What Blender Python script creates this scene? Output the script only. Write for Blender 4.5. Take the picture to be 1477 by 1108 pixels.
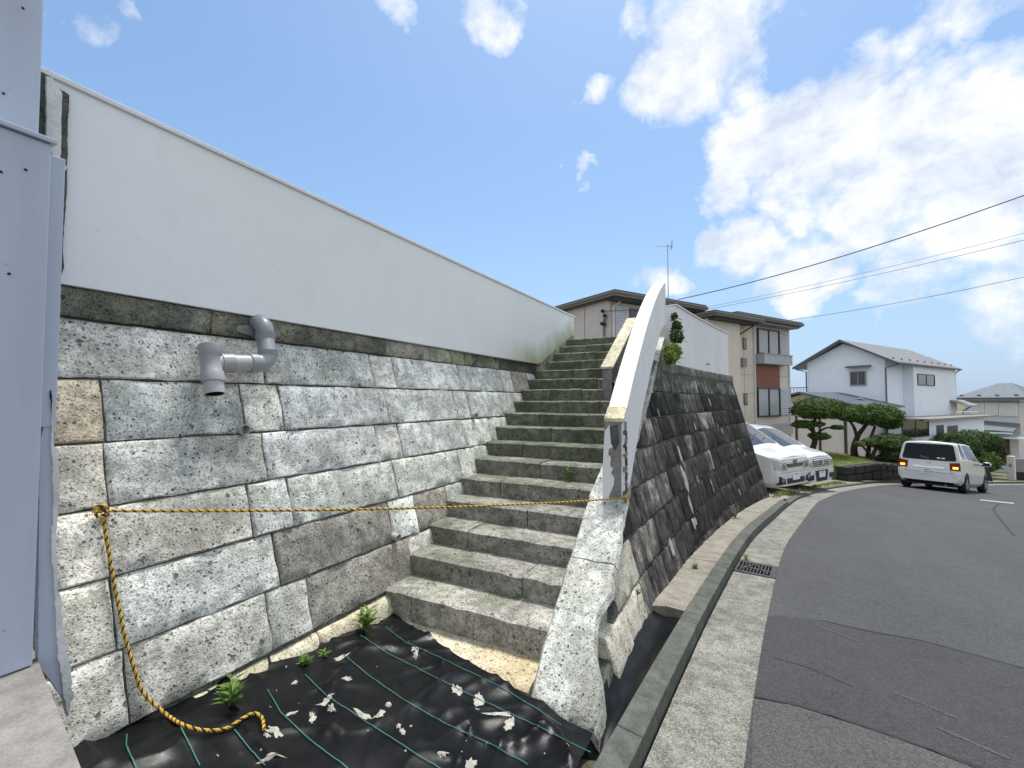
import bpy, bmesh, math, random
import numpy as np
from mathutils import Vector, Matrix, noise as mnoise
from mathutils.bvhtree import BVHTree
R = math.radians
random.seed(7)
# ------------------------------------------------------------------ clear
for o in list(bpy.data.objects):
    bpy.data.objects.remove(o)
scene = bpy.context.scene
COL = scene.collection
# ------------------------------------------------------------------ camera (the camera stands at the origin; all is lifted by LIFT at the end)
LIFT = 1.62
FPX, YAW, PITCH, CX, CY = 652.7, R(28.15), R(2.067), 738.5, 554.0
cam_d = bpy.data.cameras.new('camera'); cam = bpy.data.objects.new('camera', cam_d); COL.objects.link(cam)
cam_d.sensor_width = 36; cam_d.lens = 36 * FPX / 1477
cam_d.clip_start = .05; cam_d.clip_end = 8000
cam.rotation_euler = (R(90) + PITCH, 0, YAW)
scene.camera = cam
# ------------------------------------------------------------------ sun + exposure
SUN_BEARING, SUN_EL = R(-6), R(73)
sun_d = bpy.data.lights.new('sun', 'SUN'); sun_o = bpy.data.objects.new('sun', sun_d); COL.objects.link(sun_o)
sun_d.energy = 2.0; sun_d.angle = R(9); sun_d.color = (1, .965, .91)
sdir = Vector((math.sin(SUN_BEARING) * math.cos(SUN_EL), math.cos(SUN_BEARING) * math.cos(SUN_EL), math.sin(SUN_EL)))
sun_o.rotation_euler = sdir.to_track_quat('Z', 'Y').to_euler()
scene.view_settings.view_transform = 'Standard'; scene.view_settings.look = 'None'
scene.view_settings.exposure = 1.16; scene.view_settings.gamma = 1.0
scene.view_settings.use_curve_mapping = False
scene.cycles.max_bounces = 5; scene.cycles.diffuse_bounces = 3; scene.cycles.glossy_bounces = 3; scene.cycles.transmission_bounces = 4; scene.cycles.transparent_max_bounces = 8

# ------------------------------------------------------------------ pixel -> direction helpers
def ray(px, py):
    r = (px - CX) / FPX; u = -(py - CY) / FPX
    t = math.cos(PITCH) - u * math.sin(PITCH); z = math.sin(PITCH) + u * math.cos(PITCH)
    return Vector((r * math.cos(YAW) - t * math.sin(YAW), t * math.cos(YAW) + r * math.sin(YAW), z))
def atz(px, py, z): v = ray(px, py); return v * (z / v.z)
def atx(px, py, x): v = ray(px, py); return v * (x / v.x)
def aty(px, py, y): v = ray(px, py); return v * (y / v.y)
def atplane(px, py, p0, n):
    v = ray(px, py); return v * (Vector(p0).dot(n) / v.dot(n))
def atdepth(px, py, d): return ray(px, py) * d

# ------------------------------------------------------------------ node helpers
class NT:
    def __init__(s, nt): s.nt = nt; s.nt.nodes.clear()
    def n(s, typ, **kw):
        nd = s.nt.nodes.new(typ)
        for k, v in kw.items():
            if k.startswith('i_'):
                key = k[2:]
                key = int(key) if key.isdigit() else key.replace('_', ' ')
                nd.inputs[key].default_value = v
            else: setattr(nd, k, v)
        return nd
    def l(s, a, b): s.nt.links.new(a, b)
    def val(s, sock, v):
        if hasattr(v, 'links') or isinstance(v, bpy.types.NodeSocket): s.l(v, sock)
        else: sock.default_value = v
    def math(s, op, a, b=0.0, c=None, clamp=False):
        m = s.n('ShaderNodeMath', operation=op); m.use_clamp = clamp
        s.val(m.inputs[0], a); s.val(m.inputs[1], b)
        if c is not None: s.val(m.inputs[2], c)
        return m.outputs[0]
    def vmath(s, op, a, b=(0, 0, 0)):
        m = s.n('ShaderNodeVectorMath', operation=op)
        s.val(m.inputs[0], a); s.val(m.inputs[1], b)
        return m.outputs['Value'] if op in ('DOT_PRODUCT', 'LENGTH', 'DISTANCE') else m.outputs[0]
    def mix(s, f, a, b, mode='MIX'):
        m = s.n('ShaderNodeMix', data_type='RGBA', blend_type=mode)
        s.val(m.inputs[0], f); s.val(m.inputs[6], a); s.val(m.inputs[7], b)
        return m.outputs[2]
    def ramp(s, f, *stops):
        r = s.n('ShaderNodeValToRGB'); e = r.color_ramp.elements
        while len(e) < len(stops): e.new(.5)
        for i, (p, c) in enumerate(stops):
            e[i].position = p
            e[i].color = (c, c, c, 1) if isinstance(c, (int, float)) else (*c[:3], 1)
        s.l(f, r.inputs[0]); return r.outputs[0]
    def noise(s, vec, scale, detail=4, rough=.55, dist=0, out=0):
        n = s.n('ShaderNodeTexNoise', i_Scale=scale, i_Detail=detail, i_Roughness=rough, i_Distortion=dist)
        s.l(vec, n.inputs['Vector']); return n.outputs[out]
    def mapping(s, vec, scale=(1, 1, 1), rot=(0, 0, 0), loc=(0, 0, 0)):
        m = s.n('ShaderNodeMapping'); s.l(vec, m.inputs[0])
        m.inputs['Scale'].default_value = scale; m.inputs['Rotation'].default_value = rot; m.inputs['Location'].default_value = loc
        return m.outputs[0]
def new_mat(name):
    m = bpy.data.materials.new(name); m.use_nodes = True
    t = NT(m.node_tree)
    out = t.n('ShaderNodeOutputMaterial'); b = t.n('ShaderNodeBsdfPrincipled')
    t.l(b.outputs[0], out.inputs[0])
    return m, t, b
def c4(c): return (c[0], c[1], c[2], 1)
def objco(t, rnd=0):
    tc = t.n('ShaderNodeTexCoord'); v = tc.outputs['Object']
    if rnd:
        oi = t.n('ShaderNodeObjectInfo')
        r = t.math('MULTIPLY', oi.outputs['Random'], rnd)
        v = t.vmath('ADD', v, r)
    return v
def bump(t, b, h, strength=.5, dist=.01):
    bp = t.n('ShaderNodeBump', i_Strength=strength, i_Distance=dist)
    t.l(h, bp.inputs['Height']); t.l(bp.outputs[0], b.inputs['Normal'])

# ------------------------------------------------------------------ world: sky + clouds
world = bpy.data.worlds.new('World'); scene.world = world; world.use_nodes = True
def build_world():
    t = NT(world.node_tree)
    out = t.n('ShaderNodeOutputWorld'); bg = t.n('ShaderNodeBackground')
    sky = t.n('ShaderNodeTexSky', sky_type='NISHITA')
    sky.sun_disc = False; sky.sun_elevation = SUN_EL; sky.sun_rotation = SUN_BEARING
    sky.altitude = 100; sky.air_density = 1.0; sky.dust_density = 1.2; sky.ozone_density = 2.0
    tc = t.n('ShaderNodeTexCoord'); d = tc.outputs['Generated']
    sep = t.n('ShaderNodeSeparateXYZ'); t.l(d, sep.inputs[0])
    # cloud coverage: soft patches at given bearings + a general field for the rest of the sky
    warp = t.noise(t.mapping(d, (1, 1, 1.0)), 5.0, 6, .55, 0, 1)
    wv = t.vmath('SCALE', t.vmath('SUBTRACT', warp, (.5, .5, .5))); wv.node.inputs['Scale'].default_value = .27
    dw = t.vmath('NORMALIZE', t.vmath('ADD', d, wv))
    blobs = BLOBS
    _old = [((1000, 85), .13, .95), ((960, 130), .09, .6), ((1055, 55), .07, .7), ((858, 142), .05, .75), ((905, 35), .05, .5), ((1150, 190), .14, 1.0), ((1260, 230), .19, 1.05),
             ((1390, 235), .19, 1.05), ((1500, 240), .20, 1.0), ((1040, 255), .07, .85), ((1120, 280), .09, .7), ((1080, 350), .12, .95), ((1200, 370), .14, .85),
             ((1300, 330), .16, .85), ((1430, 330), .19, .85), ((1170, 440), .07, .75), ((960, 400), .07, .75), ((930, 402), .04, .5), ((1335, 80), .07, .5),
             ((1400, 10), .11, .55), ((560, 0), .07, .6), ((705, 0), .07, .7), ((1350, 430), .17, .7), ((1500, 470), .2, .7), ((195, 10), .05, .5), ((155, 55), .05, .42), ((1450, 160), .08, .5), ((240,30),.03,.35), ((1280, 120), .05, .45), ((850,265),.03,.38)]
    cov = None
    for (px, py), r, a in blobs:
        v = ray(px, py).normalized()
        dist = t.vmath('DISTANCE', dw, tuple(v))
        m = t.n('ShaderNodeMapRange', interpolation_type='SMOOTHSTEP'); m.clamp = True
        t.l(dist, m.inputs['Value'])
        m.inputs['From Min'].default_value = r * 1.35; m.inputs['From Max'].default_value = r * .15
        m.inputs['To Min'].default_value = 0; m.inputs['To Max'].default_value = a
        cov = m.outputs[0] if cov is None else t.math('MAXIMUM', cov, m.outputs[0])
    # elsewhere (outside the framed part): broad unseen cloud cover, thickened to brighten the walls
    fwd = ray(CX, CY).normalized()
    away = t.ramp(t.vmath('DOT_PRODUCT', d, tuple(fwd)), (.35, 1.0), (.60, 0.0))
    gen = t.math('MULTIPLY', t.ramp(t.noise(d, 2.2, 3, .5), (.32, .45), (.52, 1.0)), away)
    cov = t.math('MAXIMUM', cov, gen)
    n1 = t.noise(d, 9.0, 12, .60, .3)
    n2 = t.noise(t.mapping(d, (1, 1, 1.8)), 22, 10, .62)
    nn = t.math('ADD', t.math('MULTIPLY', n1, .72), t.math('MULTIPLY', n2, .28))
    dens = t.math('SUBTRACT', t.math('ADD', t.math('MULTIPLY', cov, .82), nn), .735)
    alpha = t.ramp(t.math('MULTIPLY', dens, 3.0), (0.0, 0.0), (.32, .40), (.95, 1.0))
    alpha = t.math('MULTIPLY', alpha, .96)
    # skylight colour
    # milky horizon
    hz = t.ramp(sep.outputs['Z'], (0.0, .85), (.12, .60), (.38, .12), (.75, 0.0))
    skyc = t.mix(1.0, sky.outputs[0], (*SKY_TINT, 1), 'MULTIPLY')
    skyc = t.mix(hz, skyc, (2.25, 3.0, 4.3, 1))
    shade = t.ramp(nn, (.40, 0.0), (.60, 1.0))
    cl = t.mix(shade, (3.5, 3.95, 4.7, 1), (5.5, 5.55, 5.65, 1))
    c = t.mix(alpha, skyc, cl)
    t.l(c, bg.inputs[0]); bg.inputs[1].default_value = .09
    t.l(bg.outputs[0], out.inputs[0])
SKY_TINT = (.80, .92, .94)
BLOBS = [((1010, 85), .125, .98), ((945, 118), .08, .66), ((1060, 60), .08, .8), ((858, 142), .042, .66), ((905, 35), .05, .50), ((1130, 185), .10, 1.0), ((1230, 200), .13, 1.0),
         ((1350, 230), .14, 1.0), ((1460, 240), .15, 1.0), ((1060, 250), .08, .85), ((1140, 270), .07, .7), ((1070, 350), .08, .95), ((1160, 380), .10, .85),
         ((1270, 300), .10, .8), ((1400, 330), .12, .8), ((1170, 445), .05, .75), ((960, 400), .05, .7), ((930, 402), .03, .5), ((1335, 80), .05, .5),
         ((1400, 10), .08, .55), ((560, -5), .06, .50), ((705, 0), .065, .55), ((1300, 395), .08, .55), ((1440, 420), .09, .55), ((195, 10), .04, .5), ((155, 55), .04, .45), ((1480, 160), .06, .5), ((850, 265), .025, .45)]
build_world()

# ------------------------------------------------------------------ mesh helpers
class MB:
    def __init__(s): s.v = []; s.f = []
    def add(s, verts, faces):
        o = len(s.v); s.v += [tuple(p) for p in verts]; s.f += [tuple(i + o for i in f) for f in faces]; return s
    def box(s, x0, x1, y0, y1, z0, z1, M=None):
        vs = [Vector(p) for p in ((x0, y0, z0), (x1, y0, z0), (x1, y1, z0), (x0, y1, z0), (x0, y0, z1), (x1, y0, z1), (x1, y1, z1), (x0, y1, z1))]
        if M is not None: vs = [M @ p for p in vs]
        return s.add(vs, [(0, 3, 2, 1), (4, 5, 6, 7), (0, 1, 5, 4), (1, 2, 6, 5), (2, 3, 7, 6), (3, 0, 4, 7)])
    def hexa(s, p):   # 8 points: bottom ring 4, top ring 4
        return s.add(p, [(0, 3, 2, 1), (4, 5, 6, 7), (0, 1, 5, 4), (1, 2, 6, 5), (2, 3, 7, 6), (3, 0, 4, 7)])
    def prism(s, poly, off):  # planar polygon extruded by vector off
        n = len(poly); off = Vector(off); a = [Vector(p) for p in poly]; b = [p + off for p in a]
        return s.add(a + b, [tuple(range(n))[::-1], tuple(range(n, 2 * n))] + [(i, (i + 1) % n, n + (i + 1) % n, n + i) for i in range(n)])
    def tube(s, path, rad, n=8, caps=True):
        path = [Vector(p) for p in path]; m = len(path)
        rads = rad if isinstance(rad, (list, tuple)) else [rad] * m
        vs = []; prev = None
        for i, p in enumerate(path):
            d = (path[min(i + 1, m - 1)] - path[max(i - 1, 0)]).normalized()
            if prev is None:
                a = d.orthogonal().normalized()
            else:
                a = (prev - d * prev.dot(d)).normalized()
            prev = a; b = d.cross(a)
            for k in range(n):
                th = 2 * math.pi * k / n
                vs.append(p + (a * math.cos(th) + b * math.sin(th)) * rads[i])
        fs = [(i * n + k, i * n + (k + 1) % n, (i + 1) * n + (k + 1) % n, (i + 1) * n + k) for i in range(m - 1) for k in range(n)]
        if caps: fs += [tuple(range(n))[::-1], tuple(range((m - 1) * n, m * n))]
        return s.add(vs, fs)
    def lathe(s, prof, axis_o, axis_d, n=16):   # prof: (r, h)
        ax = Vector(axis_d).normalized(); a = ax.orthogonal().normalized(); b = ax.cross(a); o = Vector(axis_o)
        vs = []
        for r, h in prof:
            for k in range(n):
                th = 2 * math.pi * k / n
                vs.append(o + ax * h + (a * math.cos(th) + b * math.sin(th)) * r)
        fs = [(i * n + k, i * n + (k + 1) % n, (i + 1) * n + (k + 1) % n, (i + 1) * n + k) for i in range(len(prof) - 1) for k in range(n)]
        return s.add(vs, fs)
    def grid(s, pts):   # 2-D list of points
        ny = len(pts); nx = len(pts[0])
        return s.add([p for r in pts for p in r], [(j * nx + i, j * nx + i + 1, (j + 1) * nx + i + 1, (j + 1) * nx + i) for j in range(ny - 1) for i in range(nx - 1)])
    def build(s, name, mat, parent=None, smooth=False, local=False, bevel=0, color=None, kind=None):
        me = bpy.data.meshes.new(name)
        off = Vector((0, 0, 0))
        if parent is not None and not local:
            q = parent
            while q is not None: off += q.location; q = q.parent
        me.from_pydata([tuple(Vector(p) - off) for p in s.v], [], s.f); me.validate(); 
        bm = bmesh.new(); bm.from_mesh(me)
        bmesh.ops.recalc_face_normals(bm, faces=bm.faces)
        if bevel:
            es = [e for e in bm.edges if len(e.link_faces) == 2 and e.calc_face_angle(0) > .5]
            bmesh.ops.bevel(bm, geom=es, offset=bevel, segments=2, affect='EDGES', profile=.6)
        bm.to_mesh(me); bm.free()
        if mat is not None: me.materials.append(mat)
        if smooth:
            me.polygons.foreach_set('use_smooth', [True] * len(me.polygons))
            try: me.set_sharp_from_angle(angle=R(45))
            except Exception: pass
        o = bpy.data.objects.new(name, me); COL.objects.link(o)
        if parent is not None: o.parent = parent
        if color is not None: o.color = (*color, 1)
        if kind: o['kind'] = kind
        return o
def tag(o, label=None, cat=None, group=None, kind=None):
    if label: o['label'] = label
    if cat: o['category'] = cat
    if group: o['group'] = group
    if kind: o['kind'] = kind
    return o
def thing(name, label, cat, loc=(0, 0, 0), rotz=0, group=None):
    o = bpy.data.objects.new(name, None); COL.objects.link(o); o.empty_display_size = .2
    o.location = loc; o.rotation_euler = (0, 0, rotz)
    return tag(o, label, cat, group)
def struct(o): o['kind'] = 'structure'; return o
def lerp(a, b, t): return a + (b - a) * t
def pl(x, xs, ys): return float(np.interp(x, xs, ys))
def nz(x, y=0, z=0): return mnoise.noise(Vector((x, y, z)))
def catmull(P, n=8):
    P = [Vector(p) for p in P]; Q = [P[0] * 2 - P[1]] + P + [P[-1] * 2 - P[-2]]; out = []
    for i in range(1, len(Q) - 2):
        for k in range(n):
            t = k / n; a, b, c, d = Q[i - 1], Q[i], Q[i + 1], Q[i + 2]
            out.append(.5 * ((2 * b) + (c - a) * t + (2 * a - 5 * b + 4 * c - d) * t * t + (3 * b - a - 3 * c + d) * t ** 3))
    out.append(P[-1]); return out

# ------------------------------------------------------------------ materials
M = {}
def simple(name, col, rough=.7, metal=0, noise_amt=.12, nscale=8, bumpd=0, spec=.4, coat=0):
    m, t, b = new_mat(name); co = objco(t)
    f = t.noise(co, nscale, 6, .6)
    lo = tuple(max(0, x * (1 - noise_amt)) for x in col); hi = tuple(x * (1 + noise_amt) for x in col)
    t.l(t.ramp(f, (.3, lo), (.7, hi)), b.inputs['Base Color'])
    b.inputs['Roughness'].default_value = rough; b.inputs['Metallic'].default_value = metal
    b.inputs['Specular IOR Level'].default_value = spec
    if coat: b.inputs['Coat Weight'].default_value = coat; b.inputs['Coat Roughness'].default_value = .05
    if bumpd: bump(t, b, t.noise(co, nscale * 6, 5, .6), .6, bumpd)
    M[name] = m; return m
def stone_mat(name, light, mid, dark, pit=.65, streak=0, green=(.20, .24, .17), gamt=.35, cov=.5, bd=.012):
    m, t, b = new_mat(name); co = objco(t, 40.0)
    big = t.noise(co, 3.2, 5, .64, .3); med = t.noise(co, 13, 5, .74); fine = t.noise(co, 85, 3, .75)
    base = t.mix(t.ramp(big, (cov - .11, 0.0), (cov + .09, 1.0)), c4(mid), c4(light))
    base = t.mix(t.math('MULTIPLY', t.ramp(med, (.40, 1.0), (.56, 0.0)), .60), base, c4(dark))
    base = t.mix(t.ramp(fine, (.38, .50), (.52, 0.0)), base, c4(tuple(x * .45 for x in dark)))
    g = t.noise(t.vmath('ADD', co, (7, 3, 1)), 2.1, 4, .6)
    base = t.mix(t.math('MULTIPLY', t.ramp(g, (.45, 0.0), (.68, 1.0)), gamt), base, c4(green))
    h = t.math('ADD', t.math('MULTIPLY', med, .7), t.math('MULTIPLY', fine, .45))
    # pores of the tuff: three sizes of pit
    for sc, thr, w, keep in ((34, .20, 1.0, .55), (85, .26, .7, .45), (12, .13, 1.0, .72)):
        vo = t.n('ShaderNodeTexVoronoi', i_Scale=sc, i_Randomness=1.0)
        t.l(t.vmath('ADD', co, t.vmath('SCALE', t.noise(co, 60, 2, .5, 0, 1)) if False else (sc, 0, sc * .3)), vo.inputs['Vector'])
        sp = t.n('ShaderNodeSeparateColor'); t.l(vo.outputs['Color'], sp.inputs[0])
        k = t.math('GREATER_THAN', sp.outputs[0], keep)
        d2 = t.math('ADD', vo.outputs['Distance'], t.math('MULTIPLY', t.math('SUBTRACT', fine, .5), .35))
        p = t.math('MULTIPLY', t.ramp(d2, (thr * .6, 1.0), (thr * 1.25, 0.0)), k)
        p = t.math('MULTIPLY', p, w)
        base = t.mix(t.math('MULTIPLY', p, pit), base, (.018, .018, .017, 1))
        h = t.math('SUBTRACT', h, t.math('MULTIPLY', p, .9))
    if streak:
        st = t.noise(t.mapping(co, (9, 9, .7)), 1.6, 6, .65)
        base = t.mix(t.math('MULTIPLY', t.ramp(st, (.42, 1.0), (.62, 0.0)), streak), base, (.012, .011, .012, 1))
    oi = t.n('ShaderNodeObjectInfo')
    base = t.mix(1.0, base, oi.outputs['Color'], 'MULTIPLY')
    t.l(base, b.inputs['Base Color']); b.inputs['Roughness'].default_value = .93; b.inputs['Specular IOR Level'].default_value = .2
    bump(t, b, h, 1.0, bd)
    M[name] = m; return m
stone_mat('tuff', (.90, .925, .885), (.57, .592, .56), (.23, .243, .23), gamt=.48, green=(.235, .225, .19), cov=.475)
stone_mat('tuff_pale', (.82, .78, .66), (.66, .62, .51), (.38, .35, .27), pit=.45, green=(.38, .40, .22), gamt=.35)
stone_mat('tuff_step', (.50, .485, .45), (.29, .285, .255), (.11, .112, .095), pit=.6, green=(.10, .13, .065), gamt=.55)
stone_mat('tuff_stained', (.36, .35, .33), (.105, .090, .088), (.038, .032, .034), pit=.5, streak=.72, green=(.30, .33, .27), gamt=.55, cov=.55, bd=.010)
stone_mat('tuff_coping', (.30, .30, .26), (.14, .145, .125), (.05, .052, .045), pit=.6, green=(.25, .26, .15), gamt=.4)
stone_mat('mortar', (.17, .175, .165), (.10, .105, .10), (.055, .057, .053), pit=.3, green=(.08, .10, .055), gamt=.5)
def white_render(name, col=(.77, .785, .79)):
    m, t, b = new_mat(name); co = objco(t)
    big = t.noise(co, 1.1, 5, .6); st = t.noise(t.mapping(co, (5, 5, .5)), 1.2, 6, .65)
    base = t.mix(t.ramp(big, (.35, 0.0), (.7, 1.0)), c4(tuple(x * .93 for x in col)), c4(col))
    base = t.mix(t.math('MULTIPLY', t.ramp(st, (.5, 0.0), (.78, 1.0)), .16), base, (.45, .46, .42, 1))
    sp = t.noise(co, 38, 3, .5)
    base = t.mix(t.ramp(sp, (.70, 0.0), (.78, .45)), base, (.35, .34, .30, 1))
    t.l(base, b.inputs['Base Color']); b.inputs['Roughness'].default_value = .8; b.inputs['Specular IOR Level'].default_value = .25
    bump(t, b, t.math('ADD', t.noise(co, 60, 5, .6), t.math('MULTIPLY', t.noise(co, 7, 4, .5), 1.5)), .35, .006)
    M[name] = m; return m
white_render('white_render')
def algae_render():
    m, t, b = new_mat('white_render_algae'); co = objco(t)
    tcs = t.n('ShaderNodeSeparateXYZ'); t.l(co, tcs.inputs[0])
    big = t.noise(co, 1.1, 5, .6)
    base = t.mix(t.ramp(big, (.35, 0.0), (.7, 1.0)), (.79, .815, .84, 1), (.84, .865, .885, 1))
    # green algae growing up from the stair-side lower edge of this wall (distance to that edge line, z = .55 + .45 (y - 6.27))
    e = t.math('SUBTRACT', tcs.outputs['Z'], t.math('MULTIPLY', t.math('MAXIMUM', t.math('SUBTRACT', tcs.outputs['Y'], ALG[0]), 0), ALG[1]))
    e = t.math('ADD', t.math('SUBTRACT', e, ALG[2]), t.math('MULTIPLY', t.math('SUBTRACT', t.noise(co, 4, 5, .65), .5), .45))
    near = t.ramp(tcs.outputs['Y'], (0.0, 0.0), (1.0, 1.0))
    near = t.math('MULTIPLY', t.math('SUBTRACT', tcs.outputs['Y'], ALG[0] - 1.3), .9, clamp=True)
    f = t.math('MULTIPLY', t.ramp(e, (0.0, .85), (.34, 0.0)), near)
    base = t.mix(f, base, (.34, .40, .20, 1))
    stw = t.noise(t.mapping(co, (2.2, 2.2, .35)), 1.5, 7, .75)
    base = t.mix(t.math('MULTIPLY', t.ramp(stw, (.52, 0.0), (.80, 1.0)), .13), base, (.45, .46, .43, 1))
    sp = t.noise(co, 38, 3, .5)
    base = t.mix(t.ramp(sp, (.70, 0.0), (.78, .35)), base, (.38, .37, .33, 1))
    t.l(base, b.inputs['Base Color']); b.inputs['Roughness'].default_value = .8; b.inputs['Specular IOR Level'].default_value = .25
    bump(t, b, t.math('ADD', t.noise(co, 60, 5, .6), t.math('MULTIPLY', t.noise(co, 7, 4, .5), 1.5)), .35, .006)
    M['white_render_algae'] = m
ALG = (2.7, .426, 2.248)
def concrete(name, a, b_, c_, sc=1.0, agg=.6, bd=.006):
    m, t, b = new_mat(name); co = objco(t)
    big = t.noise(co, 1.4 * sc, 6, .65); med = t.noise(co, 9 * sc, 6, .7); fine = t.noise(co, 90 * sc, 4, .7)
    base = t.mix(t.ramp(big, (.35, 0.0), (.65, 1.0)), c4(a), c4(b_))
    base = t.mix(t.ramp(med, (.38, .75), (.58, 0.0)), base, c4(c_))
    base = t.mix(t.math('MULTIPLY', t.ramp(fine, (.36, 1.0), (.52, 0.0)), agg), base, c4(tuple(x * .5 for x in c_)))
    vo = t.n('ShaderNodeTexVoronoi', i_Scale=70 * sc); t.l(co, vo.inputs['Vector'])
    base = t.mix(t.math('MULTIPLY', t.ramp(vo.outputs['Distance'], (.18, 1.0), (.35, 0.0)), agg * .5), base, c4(tuple(min(1, x * 1.6) for x in b_)))
    t.l(base, b.inputs['Base Color']); b.inputs['Roughness'].default_value = .9; b.inputs['Specular IOR Level'].default_value = .25
    bump(t, b, t.math('ADD', fine, t.math('MULTIPLY', med, .6)), .7, bd)
    M[name] = m; return m
concrete('gutter_concrete', (.22, .215, .19), (.33, .325, .295), (.11, .11, .09), agg=.85, bd=.008)
concrete('slab_concrete', (.27, .25, .21), (.34, .32, .275), (.17, .155, .13))
concrete('kerb_concrete', (.095, .105, .092), (.14, .145, .13), (.055, .065, .053), agg=.35)
concrete('block_concrete', (.25, .235, .225), (.31, .295, .28), (.17, .16, .15), agg=.25)
concrete('rough_mortar', (.36, .36, .33), (.46, .46, .42), (.2, .2, .18), agg=.3, bd=.01)
def asphalt(name, lo, hi):
    m, t, b = new_mat(name); co = objco(t)
    big = t.noise(co, .55, 6, .62, .4); med = t.noise(co, 6, 5, .6); fine = t.noise(co, 130, 3, .7)
    tr = t.noise(t.mapping(co, (1, .16, 1)), 1.8, 4, .6)
    f = t.math('ADD', t.math('MULTIPLY', big, .6), t.math('MULTIPLY', tr, .4))
    base = t.mix(t.ramp(f, (.38, 0.0), (.62, 1.0)), c4(lo), c4(hi))
    base = t.mix(t.ramp(med, (.35, .4), (.5, 0.0)), base, c4(tuple(x * .65 for x in lo)))
    vo = t.n('ShaderNodeTexVoronoi', i_Scale=95); t.l(co, vo.inputs['Vector'])
    sp = t.n('ShaderNodeSeparateColor'); t.l(vo.outputs['Color'], sp.inputs[0])
    base = t.mix(t.math('MULTIPLY', sp.outputs[0], .45), base, c4(tuple(x * 1.9 for x in hi)))
    base = t.mix(t.ramp(fine, (.38, .75), (.52, 0.0)), base, (.018, .018, .02, 1))
    gl = t.noise(co, 300, 2, .5)
    base = t.mix(t.ramp(gl, (.72, 0.0), (.76, .8)), base, (.28, .28, .27, 1))
    t.l(base, b.inputs['Base Color']); b.inputs['Roughness'].default_value = .82; b.inputs['Specular IOR Level'].default_value = .35
    bump(t, b, t.math('ADD', t.math('MULTIPLY', vo.outputs['Distance'], .8), fine), .8, .006)
    M[name] = m; return m
asphalt('asphalt', (.047, .049, .053), (.072, .075, .080))
asphalt('asphalt_dark', (.036, .037, .040), (.052, .053, .056))
asphalt('asphalt_old', (.060, .060, .060), (.088, .088, .085))
simple('tar_seam', (.02, .02, .021), .7)
simple('road_paint', (.29, .29, .29), .7, noise_amt=.25, nscale=20)
def terrain_mat():
    m, t, b = new_mat('soil_grass'); co = objco(t)
    f = t.noise(co, 1.3, 6, .6); f2 = t.noise(co, 12, 6, .7)
    base = t.mix(t.ramp(f, (.42, 0.0), (.58, 1.0)), (.10, .12, .035, 1), (.20, .17, .11, 1))
    base = t.mix(t.ramp(f2, (.35, .7), (.6, 0.0)), base, (.05, .06, .02, 1))
    t.l(base, b.inputs['Base Color']); b.inputs['Roughness'].default_value = .95
    bump(t, b, f2, .8, .03); M['soil_grass'] = m
terrain_mat()
simple('gravel_ground', (.24, .215, .16), .95, noise_amt=.4, nscale=14, bumpd=.02)
simple('soil', (.085, .07, .05), .95, noise_amt=.4, nscale=16, bumpd=.02)
simple('lawn', (.085, .125, .030), .95, noise_amt=.35, nscale=6, bumpd=.02)
def paint(name, col, rough=.45, wear=.10):
    m, t, b = new_mat(name); co = objco(t)
    st = t.noise(t.mapping(co, (3, 3, .5)), 1.4, 5, .6); sp = t.noise(co, 24, 4, .55)
    base = t.mix(t.math('MULTIPLY', t.ramp(st, (.4, 0.0), (.75, 1.0)), wear * 3), c4(col), c4(tuple(x * .72 for x in col)))
    base = t.mix(t.ramp(sp, (.73, 0.0), (.76, .8)), base, (.10, .10, .11, 1))
    t.l(base, b.inputs['Base Color']); b.inputs['Roughness'].default_value = rough
    bump(t, b, t.noise(co, 5, 3, .5), .15, .01); M[name] = m; return m
paint('pillar_paint', (.44, .50, .61), .5, .2)
simple('flaky_white', (.62, .64, .63), .8, noise_amt=.25, nscale=9, bumpd=.01)
simple('pvc', (.30, .315, .33), .32, noise_amt=.10, nscale=5, spec=.5)
simple('pvc_dark', (.22, .245, .27), .38, noise_amt=.1, nscale=5, spec=.5)
simple('pvc_pale', (.40, .41, .40), .3, noise_amt=.1, nscale=5, spec=.5)
simple('pipe_inside', (.012, .012, .012), .9)
simple('rope_yellow', (.58, .36, .05), .7, noise_amt=.3, nscale=60)
simple('rope_black', (.025, .022, .020), .7)
def tarp_mat():
    m, t, b = new_mat('tarp_black'); co = objco(t)
    f = t.noise(co, 2.2, 6, .6); d = t.noise(co, 5, 8, .7)
    base = t.mix(t.ramp(f, (.35, 0.0), (.7, 1.0)), (.0025, .003, .004, 1), (.006, .007, .0085, 1))
    base = t.mix(t.ramp(d, (.66, 0.0), (.78, .35)), base, (.12, .12, .11, 1))
    t.l(base, b.inputs['Base Color'])
    t.l(t.ramp(d, (.3, .20), (.7, .5)), b.inputs['Roughness']); b.inputs['Specular IOR Level'].default_value = .17
    wv = t.n('ShaderNodeTexWave', i_Scale=180, i_Distortion=1.0); t.l(co, wv.inputs[0])
    bump(t, b, t.math('ADD', t.math('MULTIPLY', wv.outputs[0], .04), t.noise(co, 9, 3, .5)), .22, .008)
    M['tarp_black'] = m
tarp_mat()
simple('tarp_thread', (.016, .13, .10), .6)
simple('dirt_crumb', (.42, .41, .35), .95, noise_amt=.3, nscale=40, bumpd=.01)
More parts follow.
